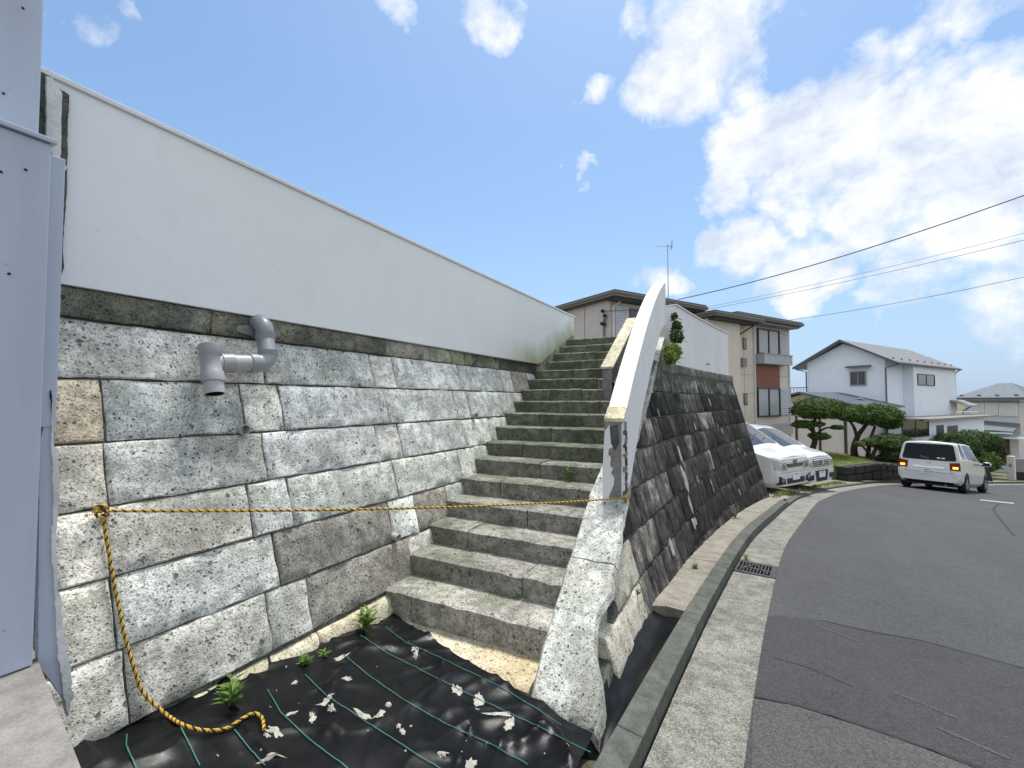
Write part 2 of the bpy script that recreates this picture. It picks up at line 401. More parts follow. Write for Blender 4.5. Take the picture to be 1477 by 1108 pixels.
def leaf_mat(name, a, b_, tr=.25):
    m, t, b = new_mat(name)
    co = objco(t); g = t.n('ShaderNodeNewGeometry')
    f = t.math('ADD', t.math('MULTIPLY', g.outputs['Random Per Island'], .7), t.math('MULTIPLY', t.noise(co, 3, 3, .5), .5))
    t.l(t.ramp(f, (.25, a), (.85, b_)), b.inputs['Base Color']); b.inputs['Roughness'].default_value = .6
    b.inputs['Specular IOR Level'].default_value = .25
    b.inputs['Transmission Weight'].default_value = 0
    b.inputs['Subsurface Weight'].default_value = 0
    tl = t.n('ShaderNodeBsdfTranslucent'); t.l(t.ramp(f, (.25, a), (.85, b_)), tl.inputs[0])
    mx = t.n('ShaderNodeMixShader', i_0=tr); t.l(b.outputs[0], mx.inputs[1]); t.l(tl.outputs[0], mx.inputs[2])
    out = [n for n in m.node_tree.nodes if n.type == 'OUTPUT_MATERIAL'][0]; t.l(mx.outputs[0], out.inputs[0])
    M[name] = m
leaf_mat('leaf_pine', (.014, .042, .010), (.115, .190, .034))
leaf_mat('leaf_bush', (.030, .070, .022), (.085, .140, .045))
leaf_mat('leaf_fern', (.09, .16, .03), (.30, .38, .08), .4)
leaf_mat('leaf_weed', (.08, .17, .03), (.20, .32, .07), .35)
leaf_mat('leaf_grass', (.10, .14, .03), (.26, .26, .09), .3)
leaf_mat('leaf_dry', (.30, .20, .07), (.45, .33, .14), .2)
simple('bark', (.045, .036, .028), .9, noise_amt=.3, nscale=12, bumpd=.01)
simple('iron', (.040, .042, .044), .65, noise_amt=.4, nscale=20, bumpd=.003)
simple('dark_hole', (.006, .006, .006), .9)
simple('wire', (.05, .05, .055), .5)
simple('antenna', (.30, .31, .32), .4, metal=.6)
# houses
simple('siding_beige', (.62, .565, .48), .75, noise_amt=.06, nscale=3, bumpd=.004)
simple('siding_pinkgrey', (.50, .47, .455), .75, noise_amt=.06, nscale=3, bumpd=.004)
simple('panel_brown', (.20, .060, .036), .55, noise_amt=.08)
simple('roof_edge', (.085, .075, .066), .5, noise_amt=.15)
simple('roof_edge_light', (.24, .225, .21), .5, noise_amt=.1)
simple('soffit', (.28, .28, .28), .8)
simple('soffit_dark', (.05, .05, .052), .8)
simple('frame_dark', (.035, .033, .032), .45)
simple('frame_alu', (.30, .30, .30), .4, metal=.3)
simple('shutter', (.48, .51, .55), .5, noise_amt=.05)
simple('curtain', (.78, .82, .84), .9, noise_amt=.12, nscale=14)
simple('balcony_grey', (.38, .41, .43), .55, noise_amt=.06)
simple('ac_white', (.55, .54, .48), .6)
simple('house_white', (.77, .83, .90), .8, noise_amt=.04, nscale=2, bumpd=.003)
simple('house_offwhite', (.60, .585, .58), .8, noise_amt=.05, nscale=2, bumpd=.003)
simple('roof_slate', (.18, .19, .20), .6, noise_amt=.2, nscale=3, bumpd=.01)
simple('roof_blue', (.075, .10, .125), .45, noise_amt=.15, nscale=3)
simple('roof_teal', (.11, .135, .15), .6, noise_amt=.2, nscale=3, bumpd=.01)
simple('gutter_grey', (.10, .11, .12), .5)
simple('door_red', (.12, .035, .030), .6)
simple('wall_grey', (.25, .245, .24), .85, noise_amt=.15)
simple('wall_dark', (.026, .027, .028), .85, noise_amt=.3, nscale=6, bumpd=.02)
simple('post_white', (.66, .645, .60), .8)
def glassm(name, col, rough=.04):
    m, t, b = new_mat(name); co = objco(t)
    t.l(t.ramp(t.noise(co, 2.0, 2, .5), (.3, tuple(x * .8 for x in col)), (.7, col)), b.inputs['Base Color'])
    b.inputs['Roughness'].default_value = rough; b.inputs['Specular IOR Level'].default_value = .75
    M[name] = m
glassm('glass_dark', (.012, .016, .020)); glassm('glass_car', (.006, .010, .014), .03); M['glass_car'].node_tree.nodes['Principled BSDF'].inputs['Specular IOR Level'].default_value = .2
glassm('glass_pane', (.05, .06, .07))
glassm('glass_windscreen', (.035, .045, .055), .02)
def clear_pane():
    m, t, b = new_mat('glass_clear'); co = objco(t)
    tr = t.n('ShaderNodeBsdfTransparent'); b.inputs['Roughness'].default_value = .03
    t.l(t.ramp(t.noise(co, 2.0, 2, .5), (.3, (.02, .022, .025)), (.7, (.03, .033, .036))), b.inputs['Base Color'])
    b.inputs['Specular IOR Level'].default_value = .7
    mx = t.n('ShaderNodeMixShader', i_0=.16); t.l(tr.outputs[0], mx.inputs[1]); t.l(b.outputs[0], mx.inputs[2])
    out = [n for n in m.node_tree.nodes if n.type == 'OUTPUT_MATERIAL'][0]; t.l(mx.outputs[0], out.inputs[0])
    M['glass_clear'] = m
clear_pane()
def carpaint():
    m, t, b = new_mat('car_white'); co = objco(t)
    t.l(t.ramp(t.noise(co, 3, 4, .6), (.3, (.58, .595, .605)), (.7, (.63, .64, .645))), b.inputs['Base Color'])
    b.inputs['Roughness'].default_value = .28; b.inputs['Coat Weight'].default_value = .8; b.inputs['Coat Roughness'].default_value = .03
    M['car_white'] = m
carpaint()
simple('plastic_black', (.015, .015, .016), .5)
simple('tyre', (.018, .018, .018), .85)
simple('rim', (.42, .43, .44), .3, metal=.8)
simple('chrome', (.60, .62, .64), .12, metal=1.0, noise_amt=.03)
simple('chrome_dark', (.22, .23, .24), .2, metal=.9)
simple('lamp_clear', (.30, .32, .33), .10, noise_amt=.25, nscale=18, spec=.8, coat=1)
simple('lamp_red', (.16, .006, .006), .25, spec=.3)
simple('plate_white', (.70, .71, .70), .5, noise_amt=.03)
simple('plate_green', (.02, .09, .05), .5)
def lit(name, col, s):
    m, t, b = new_mat(name); co = objco(t)
    t.l(t.ramp(t.noise(co, 30, 2, .5), (.3, tuple(x * .8 for x in col)), (.7, col)), b.inputs['Emission Color'])
    b.inputs['Base Color'].default_value = c4(col); b.inputs['Emission Strength'].default_value = s; M[name] = m
lit('lamp_amber_lit', (1.0, .38, .04), 1.6)
algae_render()

# ================================================================== THE SETTING: ground, road, gutter, kerb
GS = [-60, -5, 0, 2.2, 4, 8, 11.5, 13.6, 17.1, 23.9, 26.9, 33, 45, 90, 300, 9000]
GZ = [1.5, -1.40, -1.58, -1.66, -1.76, -1.95, -2.17, -2.38, -2.62, -3.12, -3.43, -3.95, -4.7, -8, -16, -16]
_gs = np.linspace(-70, 320, 1561); _gz = np.interp(_gs, GS, GZ)
_k = np.ones(13) / 13; _gz = np.convolve(np.pad(_gz, 6, 'edge'), _k, 'valid')
def g(s): return float(np.interp(s, _gs, _gz))
def zg(x, y): return g(y + .5 * x) if -40 < y else g(-40)
GE = catmull([(-.62, -9, 0), (-.36, -3, 0), (-.16, .8, 0), (-.07, 2.37, 0), (-.02, 3.16, 0), (.05, 4.14, 0), (.21, 5.94, 0), (.37, 7.24, 0), (.66, 8.96, 0), (1.03, 11.2, 0), (1.36, 13, 0), (2.2, 16, 0), (3.45, 19.2, 0), (4.9, 22.4, 0), (7.0, 26, 0), (9.8, 30, 0), (13, 34, 0), (17, 38.5, 0), (24, 45, 0)], 10)
def offs(i, w):
    a = GE[max(i - 1, 0)]; b = GE[min(i + 1, len(GE) - 1)]; d = (b - a).normalized(); n = Vector((-d.y, d.x, 0))
    return GE[i] + n * w     # w > 0 : to the left of the road edge (towards the walls)
def P(x, y, dz=0): return Vector((x, y, zg(x, y) + dz))
def build_ground():
    # ground sheet out to the horizon
    mb = MB(); rows = []
    rad = [0.0] + list(np.geomspace(.8, 60, 44)) + list(np.geomspace(70, 5000, 22))
    nA = 96
    cxg, cyg = 3.0, 8.0
    for r in rad:
        row = []
        for k in range(nA + 1):
            th = 2 * math.pi * k / nA; x = cxg + r * math.cos(th); y = cyg + r * math.sin(th)
            z = zg(x, y) - .06 if r < 200 else min(zg(x, y), -12) - .06
            row.append((x, y, z))
        rows.append(row)
    mb.grid(rows); struct(mb.build('ground', M['soil_grass'], smooth=True))
    # asphalt road
    mb = MB(); n = len(GE); ws = [0, -.3, -.8, -1.5, -2.5, -4, -6, -8, -10.5, -13]
    mb.grid([[(lambda q: P(q.x, q.y, .0))(offs(i, w)) for w in ws] for i in range(n)])
    struct(mb.build('road', M['asphalt'], smooth=True))
build_ground()
def ground_px(px, py, off=0.0):
    v = ray(px, py); lo, hi = .2, 90.0
    for _ in range(50):
        m = (lo + hi) / 2; q = v * m
        if q.z > zg(q.x, q.y) + off: lo = m
        else: hi = m
    return v * lo
def ground_patch(name, pxs, mat, dz, parent=None):
    pts = [ground_px(*p) for p in pxs]
    me = bmesh.new(); vs = [me.verts.new((p.x, p.y, 0)) for p in pts]; me.faces.new(vs)
    bmesh.ops.triangulate(me, faces=me.faces)
    for _ in range(4):
        bmesh.ops.subdivide_edges(me, edges=[e for e in me.edges if e.calc_length() > .5], cuts=1, use_grid_fill=True)
    for v in me.verts: v.co.z = zg(v.co.x, v.co.y) + dz
    d = bpy.data.meshes.new(name); me.to_mesh(d); me.free(); d.materials.append(mat)
    o = bpy.data.objects.new(name, d); COL.objects.link(o)
    for p in d.polygons:
        if p.normal.z < 0: p.flip()
    if parent: o.parent = parent
    return o
road = bpy.data.objects['road']
ground_patch('asphalt_patch', [(1087, 1008), (1150, 1020), (1250, 1052), (1330, 1080), (1420, 1115), (1560, 1165), (1850, 1265), (1850, 1400), (1075, 1400)], M['asphalt_old'], .005, road)
ground_patch('asphalt_patch', [(1091, 985), (1086, 1004), (1150, 1016), (1250, 1048), (1330, 1076), (1420, 1110), (1560, 1160), (1850, 1260), (1880, 1080), (1560, 985), (1477, 965), (1330, 925), (1190, 897), (1125, 888), (1108, 890)], M['asphalt_dark'], .0045, road)
def ribbon(name, pts, w, mat, parent=None, dz=.004, jitter=.0):
    mb = MB(); pts = [Vector(p) for p in pts]; L = []; Rr = []
    for i, p in enumerate(pts):
        d = (pts[min(i + 1, len(pts) - 1)] - pts[max(i - 1, 0)]); d.z = 0; d.normalize(); n = Vector((-d.y, d.x, 0))
        ww = w * (1 + jitter * nz(i * .7, 3))
        L.append(p + n * ww / 2 + Vector((0, 0, dz))); Rr.append(p - n * ww / 2 + Vector((0, 0, dz)))
    mb.grid([L, Rr]); o = mb.build(name, mat, parent)
    for q in o.data.polygons:
        if q.normal.z < 0: q.flip()
    return o
def seam(pxs, w=.012):
    pts = []
    for a, b in zip(pxs[:-1], pxs[1:]):
        for k in range(6): pts.append(ground_px(lerp(a[0], b[0], k / 6) , lerp(a[1], b[1], k / 6)))
    pts.append(ground_px(*pxs[-1]))
    pts = [p + Vector((nz(i * .5) * .012, nz(i * .5, 5) * .012, 0)) for i, p in enumerate(pts)]
    for p in pts: p.z = zg(p.x, p.y)
    return ribbon('asphalt_seam', pts, w, M['tar_seam'], road, .0075, .6)
seam([(1087, 1006), (1150, 1018), (1250, 1050), (1330, 1078), (1420, 1113), (1560, 1163), (1850, 1263)], .016)
seam([(1180, 895), (1260, 913), (1330, 925), (1477, 965), (1560, 986), (1880, 1081)], .012)
seam([(1445, 722), (1432, 735), (1445, 752), (1462, 772)], .035)
seam([(1115, 950), (1160, 962), (1230, 992)], .006)
mk = [ground_px(*p) for p in ((1414, 720.8), (1463, 725.8), (1462, 727.6), (1413, 722.4))]
_m = MB(); _m.grid([[mk[0] + Vector((0, 0, .01)), mk[1] + Vector((0, 0, .01))], [mk[3] + Vector((0, 0, .01)), mk[2] + Vector((0, 0, .01))]])
_m.build('road_marking', M['road_paint'], road)
for q in ((1290, 1000), (1350, 1050), (1180, 905)):
    a = ground_px(*q); pts = [P(a.x + k * .06, a.y - k * .03 + .02 * nz(k, q[0])) for k in range(5)]
    ribbon('scuff_mark', pts, .02, M['asphalt_old'], road, .0075, .9)

# gutter apron in cast segments, kerb stones on its left
def path_between(t0, t1, w):
    out = []
    n = max(2, int((t1 - t0) * 3) + 1)
    for k in range(n):
        t = lerp(t0, t1, k / (n - 1)); i = int(min(t, len(GE) - 1.001)); f = t - i
        out.append(offs(i, w).lerp(offs(i + 1, w), f))
    return out
GUT_W, KERB_W, KERB_H = .385, .135, .115
def strip(name, t0, t1, w0, w1, h0, h1, mat, parent, bev=.0, base=-.15):
    a = path_between(t0, t1, w0); b = path_between(t0, t1, w1); mb = MB(); n = len(a)
    top0 = [P(p.x, p.y, h0) for p in a]; top1 = [P(p.x, p.y, h1) for p in b]
    bot0 = [P(p.x, p.y, base) for p in a]; bot1 = [P(p.x, p.y, base) for p in b]
    for r in (top0, top1):
        for p in r: p.z += .002 * nz(p.x * 9, p.y * 9)
    mb.grid([bot0, top0, top1, bot1])
    mb.f.append((0, n, 2 * n, 3 * n)); mb.f.append((n - 1, 2 * n - 1, 3 * n - 1, 4 * n - 1))
    return mb.build(name, mat, parent, bevel=bev, smooth=False)
GRATE_T = None
def build_gutter():
    global GRATE_T
    gut = struct(thing('gutter', 'pale concrete gutter apron beside the asphalt', 'gutter')); 
    for k in ('category',): del gut[k]
    ys = [p.y for p in GE]
    t_of = lambda y: float(np.interp(y, ys, range(len(ys))))
    cuts = [-9, -4, 0.2, 2.9, 5.40]
    for a, b in zip(cuts[:-1], cuts[1:]): strip('gutter_segment', t_of(a) + .004, t_of(b) - .004, 0, GUT_W, .006, .0, M['gutter_concrete'], gut)
    cuts = [5.90, 8.6, 11.4, 14.2, 17, 20, 23.5, 28, 33, 40]
    for a, b in zip(cuts[:-1], cuts[1:]): strip('gutter_segment', t_of(a) + .004, t_of(b) - .004, 0, GUT_W, .006, .0, M['gutter_concrete'], gut)
    # kerb
    kb = struct(thing('kerb', 'dark weathered concrete kerb', 'kerb')); del kb['category']
    cuts = [-9, -4, 0.2, 2.15, 3.55, 5.1, 6.6, 8.0, 9.4, 10.8]
    for a, b in zip(cuts[:-1], cuts[1:]): strip('kerb_stone', t_of(a) + .01, t_of(b) - .01, GUT_W + .012, GUT_W + KERB_W, KERB_H - .012, KERB_H, M['kerb_concrete'], kb, .008)
    # dropped kerb in front of the parking bays
    cuts = [10.8, 12.2, 13.6, 15, 16.5, 18, 20]
    for a, b in zip(cuts[:-1], cuts[1:]): strip('kerb_stone', t_of(a) + .01, t_of(b) - .01, GUT_W + .012, GUT_W + KERB_W, .045, .05, M['kerb_concrete'], kb, .008)
    cuts = [20, 22, 24, 27, 30, 34]
    for a, b in zip(cuts[:-1], cuts[1:]): strip('kerb_stone', t_of(a) + .01, t_of(b) - .01, GUT_W + .012, GUT_W + KERB_W, .09, .10, M['kerb_concrete'], kb, .008)
    # iron grate
    t0, t1 = t_of(5.42), t_of(5.88)
    c = path_between(t0, t1, 0); d = path_between(t0, t1, GUT_W)
    p00, p01, p10, p11 = c[0], c[-1], d[0], d[-1]
    gr = thing('drain_grate', 'dark cast iron drain grate set in the concrete gutter', 'grate', P(*((p00 + p11) / 2).xy))
    def q(a, b, dz): v = p00.lerp(p01, b).lerp(p10.lerp(p11, b), a); return P(v.x, v.y, dz)
    def bar(a0, a1, b0, b1, z0, z1, nm, mat):
        MB().hexa([q(a0, b0, z0), q(a1, b0, z0), q(a1, b1, z0), q(a0, b1, z0), q(a0, b0, z1), q(a1, b0, z1), q(a1, b1, z1), q(a0, b1, z1)]).build(nm, mat, gr)
    bar(.0, 1, 0, 1, -.14, -.05, 'pit', M['dark_hole'])
    bar(0, .15, 0, 1, -.05, .008, 'frame', M['iron']); bar(.94, 1, 0, 1, -.05, .008, 'frame', M['iron'])
    bar(.15, .94, 0, .12, -.05, .007, 'frame', M['iron']); bar(.15, .94, .88, 1, -.05, .007, 'frame', M['iron'])
    for k in range(9):
        a = .20 + k * .082; bar(a, a + .036, .12, .88, -.03, .004, 'bar', M['iron'])
    bar(.15, .94, .46, .53, -.025, .005, 'bar', M['iron'])
    for (a0, b0, a1, b1) in ((.2, .14, .55, .84), (.55, .84, .9, .14)):
        A, B = q(a0, b0, .006), q(a1, b1, .006)
        MB().tube([A, B], .011, 6).build('brace', M['iron'], gr)
    # footway slab between wall and kerb
    fw = thing('footway', 'narrow worn concrete strip between wall and kerb', 'footway'); struct(fw); del fw['category']
    ycuts = [3.72, 5.3, 7.0, 8.8, 10.6, 12.0]
    for y0, y1 in zip(ycuts[:-1], ycuts[1:]):
        rows = []
        for k in range(9):
            y = lerp(y0 + .006, y1 - .006, k / 8)
            xr = offs(int(t_of(y)), GUT_W + KERB_W + .004).lerp(offs(int(t_of(y)) + 1, GUT_W + KERB_W + .004), t_of(y) % 1).x
            rr = []
            for j in range(6):
                x = lerp(-1.2, xr, j / 5); yy = y
                if y0 == 3.72 and k == 0: yy += .05 * nz(j * 1.3, 9) + (.05 if j > 3 else 0)
                rr.append(Vector((x, yy, g(y + .5 * xr) + KERB_H - .012 + .008 * nz(x * 5, y * 5))))
            rows.append(rr)
        mb = MB(); mb.grid(rows); n = 6
        low = [p + Vector((0, 0, -.12)) for p in rows[0]]
        mb.grid([low, rows[0]])
        mb.build('footway_slab', M['slab_concrete'], fw)
    # parking ground and the earth shoulder along the road
    mb = MB(); rows = []
    for k in range(40):
        t = lerp(t_of(11.9), t_of(34), k / 39); i = int(t); f = t - i
        rows.append([P(*(offs(i, w).lerp(offs(i + 1, w), f)).xy, dz) for w, dz in ((GUT_W + KERB_W + .004, .03), (1.2, .04), (2.5, .05), (5, .05), (9, .04), (14, .03))])
    mb.grid(rows); struct(mb.build('parking_ground', M['gravel_ground'], smooth=True))
build_gutter()

# ================================================================== LEFT RETAINING WALL
LWB = .29
def LW(z): return -2.41 - LWB * (min(z, .40) + 1.365)
def lw_px(px, py, out=0.0):
    n = Vector((1, 0, LWB)); return atplane(px, py, Vector((-2.41 + out, 0, -1.365)), n)
def stone_mesh(surf, s0, s1, z0, z1, gap=.007, gapz=None, proud=.018, amp=.009, depth=.10, seed=0, cell=.06, cham=.014):
    """block in wall coordinates (s along, z up); surf(s, z, out) gives the world point"""
    gapz = gap if gapz is None else gapz
    ws, hz = s1 - s0 - 2 * gap, z1 - z0 - 2 * gapz
    nx = max(3, min(16, int(ws / cell))); ny = max(3, min(7, int(hz / cell)))
    xs = [0, cham] + [lerp(cham, ws - cham, k / nx) for k in range(1, nx)] + [ws - cham, ws]
    ys = [0, cham] + [lerp(cham, hz - cham, k / ny) for k in range(1, ny)] + [hz - cham, hz]
    rows = []; X, Y = len(xs), len(ys)
    tl = [nz(seed * 3.1, k * 7.7) * .008 for k in range(3)]
    for j, y in enumerate(ys):
        row = []
        for i, x in enumerate(xs):
            edge = i in (0, X - 1) or j in (0, Y - 1)
            s = s0 + gap + x; z = z0 + gapz + y
            if edge or 1:
                s += .006 * nz(x * 9 + seed, y * 9, 1) * (1.3 if edge else .5); z += .006 * nz(x * 9, y * 9 + seed, 2) * (1.3 if edge else .5)
            o = proud + amp * nz(x * 6 + seed * 5, y * 6, 3) + amp * .8 * nz(x * 17 + seed * 5, y * 17, 4) + tl[0] + tl[1] * (x / ws - .5) * 2
            if edge: o -= cham * (.9 + .5 * nz(x * 12, y * 12, seed))
            row.append(surf(s, z, o))
        rows.append(row)
    mb = MB(); mb.grid(rows)
    ring = [(0, i) for i in range(X)] + [(j, X - 1) for j in range(1, Y)] + [(Y - 1, i) for i in range(X - 2, -1, -1)] + [(j, 0) for j in range(Y - 2, 0, -1)]
    back = []
    for j, i in ring:
        back.append(surf(s0 + gap + xs[i], z0 + gapz + ys[j], -depth))
    o = len(mb.v); mb.v += [tuple(p) for p in back]; m = len(ring)
    idx = [j * X + i for j, i in ring]
    for k in range(m): mb.f.append((idx[k], idx[(k + 1) % m], o + (k + 1) % m, o + k))
    return mb
def surfL(s, z, out): return Vector((LW(z) + out, s, z))
lw = thing('retaining_wall', 'pale pitted block retaining wall with smooth white upper wall, left of the stairs', 'wall', (-2.7, 3.5, -1.7))
rng = random.Random(3)
def tint(base, v, b=(1, 1, 1)):
    k = 1 + v * (rng.random() * 2 - 1); return tuple(base * b[i] * k for i in range(3))
def yof(px, z):   # along-wall position of an image column at height z
    v = ray(px, 577); x = LW(z); d = Vector((x, 0, z))
    # column px: solve for y with the pinhole (small pitch neglected -> iterate)
    lo, hi = .05, 14.0
    def col(y):
        p = Vector((x, y, z)); t = p.y * math.cos(YAW) - p.x * math.sin(YAW); r = p.x * math.cos(YAW) + p.y * math.sin(YAW)
        dd = t * math.cos(PITCH) + p.z * math.sin(PITCH); return CX + FPX * r / dd
    for _ in range(40):
        m = (lo + hi) / 2
        if col(m) < px: lo = m
        else: hi = m
    return lo
BR = (1.0, .93, .84)
rowsL = [  # z0, z1, joints (image columns), colours of chosen stones
    (.40, .55, [60, 300, 554, 649, 669, 720, 757, 790], 'tuff_coping', {}),
    (.105, .40, [60, 375, 535, 567.5, 661, 724, 738, 762, 800], 'tuff', {0: (1.12, 1.08, 1.05), 1: (.92, .95, .95), 2: (1.15, 1.12, 1.08), 3: (1.15, 1.15, 1.15), 4: (1.1, 1.12, 1.1), 5: (1.25, 1.22, 1.15), 6: (.8, .75, .65)}),
    (-.20, .105, [60, 148, 349.5, 405, 556.6, 655.5, 674.5, 720, 770], 'tuff', {0: (1.02, .86, .68), 1: (.88, .9, .9), 2: (1.15, 1.12, 1.05), 3: (.95, .96, .98), 4: (1.05, 1.06, 1.05), 5: (1.25, 1.2, 1.2), 6: (1.1, 1.1, 1.1)}),
    (-.494, -.20, [60, 151.5, 380.6, 544, 577, 667.7, 705, 745], 'tuff', {0: (1.15, 1.08, .98), 1: (.9, .9, .88), 2: (1.0, .98, 1.0), 3: (1.05, 1.02, .98), 4: (1.05, 1.06, 1.05), 5: (1.2, 1.2, 1.15)}),
    (-.797, -.494, [60, 153, 360, 418, 569, 662, 694, 720], 'tuff', {0: (1.15, 1.07, .98), 1: (.98, .94, .88), 2: (.98, 1.0, .98), 3: (.85, .86, .83), 4: (1.0, 1.0, .96), 5: (.95, .95, .9)}),
    (-1.098, -.797, [60, 163, 398, 563, 599, 645, 685], 'tuff', {0: (1.15, 1.1, 1.0), 1: (1.0, 1.0, .98), 2: (.46, .43, .40), 3: (1.18, 1.18, 1.15), 4: (.62, .57, .51)}),
    (-1.40, -1.098, [60, 181, 387, 445, 591, 628], 'tuff', {0: (1.18, 1.15, 1.08), 1: (.80, .78, .74), 2: (.95, .93, .9), 3: (.58, .54, .50), 4: (1.0, .96, .88)}),
]
for ri, (z0, z1, js, mt, cols) in enumerate(rowsL):
    ys = [yof(p, (z0 + z1) / 2) for p in js]
    if ri == 0: ys[-1] = 6.35
    for k in range(len(ys) - 1):
        sd = ri * 17 + k
        dz = .006 * math.sin(sd * 2.3)
        cop = ri == 0
        mb = stone_mesh(surfL, ys[k], ys[k + 1], z0, z1, gap=.0055 if not cop else .004, proud=.016 if not cop else .045 - .012 * k, amp=.011, seed=sd, depth=.12, cham=.010)
        c = cols.get(k, (.95, .95, .93))
        if cop: c = ((.95, .95, .92), (1.0, 1.0, .96), (1.9, 1.9, 1.85), (1.7, 1.7, 1.65), (1.3, 1.3, 1.25), (1.5, 1.5, 1.45), (1.3, 1.3, 1.3))[k]
        mb.build('coping_stone' if cop else 'stone', M[mt], lw, color=tint(1.13, .04, c), smooth=True)
# base ledge stones
lz = [(0.82, 1.30), (1.30, 1.62), (1.62, 1.93), (1.93, 2.28), (2.28, 2.60)]
for k, (a, b) in enumerate(lz):
    stone_mesh(surfL, a, b, -1.80, -1.415, gap=.006, proud=.035, amp=.016, seed=200 + k, depth=.15, cham=.03).build('ledge_stone', M['tuff_pale'], lw, color=(.98, .93, .82) if k % 2 else (1.0, .98, .9), smooth=True)
# core behind the joints
mb = MB(); sec = [(LW(z), z) for z in (-1.9, -1.4, -.8, -.2, .2, .40, .545)]
mb.grid([[(x - .006, y, z) for x, z in sec] for y in (.2, 2.6, 5, 6.3, 7.75)])
mb.add([(-3.1, .2, -1.9), (-3.1, 7.75, -1.9), (-3.1, 7.75, .545), (-3.1, .2, .545)], [(0, 1, 2, 3)])
mb.add([(LW(.5) - .006, .2, .545), (LW(.5) - .006, 7.75, .545), (-3.1, 7.75, .545), (-3.1, .2, .545)], [(0, 1, 2, 3)])
mb.build('mortar_core', M['mortar'], lw, color=(1.25, 1.25, 1.2))
# white rendered upper wall: face at X=-2.86, sloping lower edge beside the top steps
XW = -2.862
poly = [(XW, .60, .548), (XW, 6.2, .548), (XW, 7.73, 1.20), (XW, 7.73, 1.50), (XW, .60, 1.50)]
up = MB().prism(poly, (-.16, 0, 0)).build('white_upper_wall', M['white_render_algae'], lw, bevel=.004)
MB().prism([(XW + .018, .60, 1.50), (XW + .018, 7.75, 1.50), (XW + .018, 7.75, 1.525), (XW + .018, .60, 1.525)], (-.2, 0, 0)).build('wall_cap', M['white_render'], lw, bevel=.004)
# stone strip under the sloping end
def surfT(s, z, out): return Vector((XW - .005 + out, s, z))
yy = 6.2
for k in range(5):
    a, b = 6.25 + k * .3, 6.25 + (k + 1) * .3
    z = .552 + (a - 6.2) * .426; z0 = z - .34
    p = [(XW - .1, a + .006, z0), (XW + .012, a + .006, z0), (XW + .012, b - .006, z0 + .12), (XW - .1, b - .006, z0 + .12), (XW - .1, a + .006, z), (XW + .012, a + .006, z), (XW + .012, b - .006, z + .126), (XW - .1, b - .006, z + .126)]
    MB().hexa([Vector(q) for q in p]).build('stone', M['tuff_step'], lw, color=(1.2, 1.15, 1.1), bevel=.008)
# weep pipes
for px, py, rr in ((345, 617, .032), (680, 598, .032), (566, 772, .027)):
    p = lw_px(px, py); o = Vector((p.x + .055, p.y, p.z - .01))
    w = MB(); w.lathe([(rr, -.12), (rr, .01), (rr * .84, .01), (rr * .84, -.10)], o, (1, 0, -.08), 18); ob = w.build('weep_pipe', M['pvc_pale'], lw, smooth=True)
    w = MB(); w.lathe([(rr * .85, -.06), (.0005, -.06)], o, (1, 0, -.08), 18); w.build('bore', M['pipe_inside'], ob)
# streak of mortar + flaking strip at the pillar end
def ragged(pxs, amp=1.6, step=7):
    out = []
    for i, (a, b) in enumerate(pxs):
        c, d = pxs[(i + 1) % len(pxs)]; n = max(1, int(math.hypot(c - a, d - b) / step))
        for k in range(n):
            x, y = lerp(a, c, k / n), lerp(b, d, k / n); out.append((x + amp * nz(x * .31, y * .31, 1), y + amp * nz(x * .31, y * .31, 2)))
    return out
def on_left(pxs, X): return [atx(a, b, X) for a, b in ragged(pxs)]
MB().prism(on_left([(42, 92), (66, 104), (70, 205), (60, 380), (36, 300)], XW + .012), (-.10, 0, 0)).build('mortar_strip', M['mortar'], lw)
MB().prism(on_left([(67, 110), (76, 112), (90, 134), (88, 220), (84, 260), (80, 235), (68, 200)], XW + .03), (-.03, 0, 0)).build('plaster_flake', M['flaky_white'], lw)
MB().prism(on_left([(72, 116), (100, 138), (98, 180), (97, 260), (95, 300), (91, 345), (92, 385), (86, 404), (76, 404), (78, 330), (84, 240), (88, 200), (91, 140)], XW + .022), (-.05, 0, 0)).build('mortar_strip', M['mortar'], lw)
MB().prism(on_left([(82, 236), (90, 235), (97, 241), (95, 245), (88, 243)], XW + .05), (-.03, 0, 0)).build('plaster_flake', M['flaky_white'], lw)

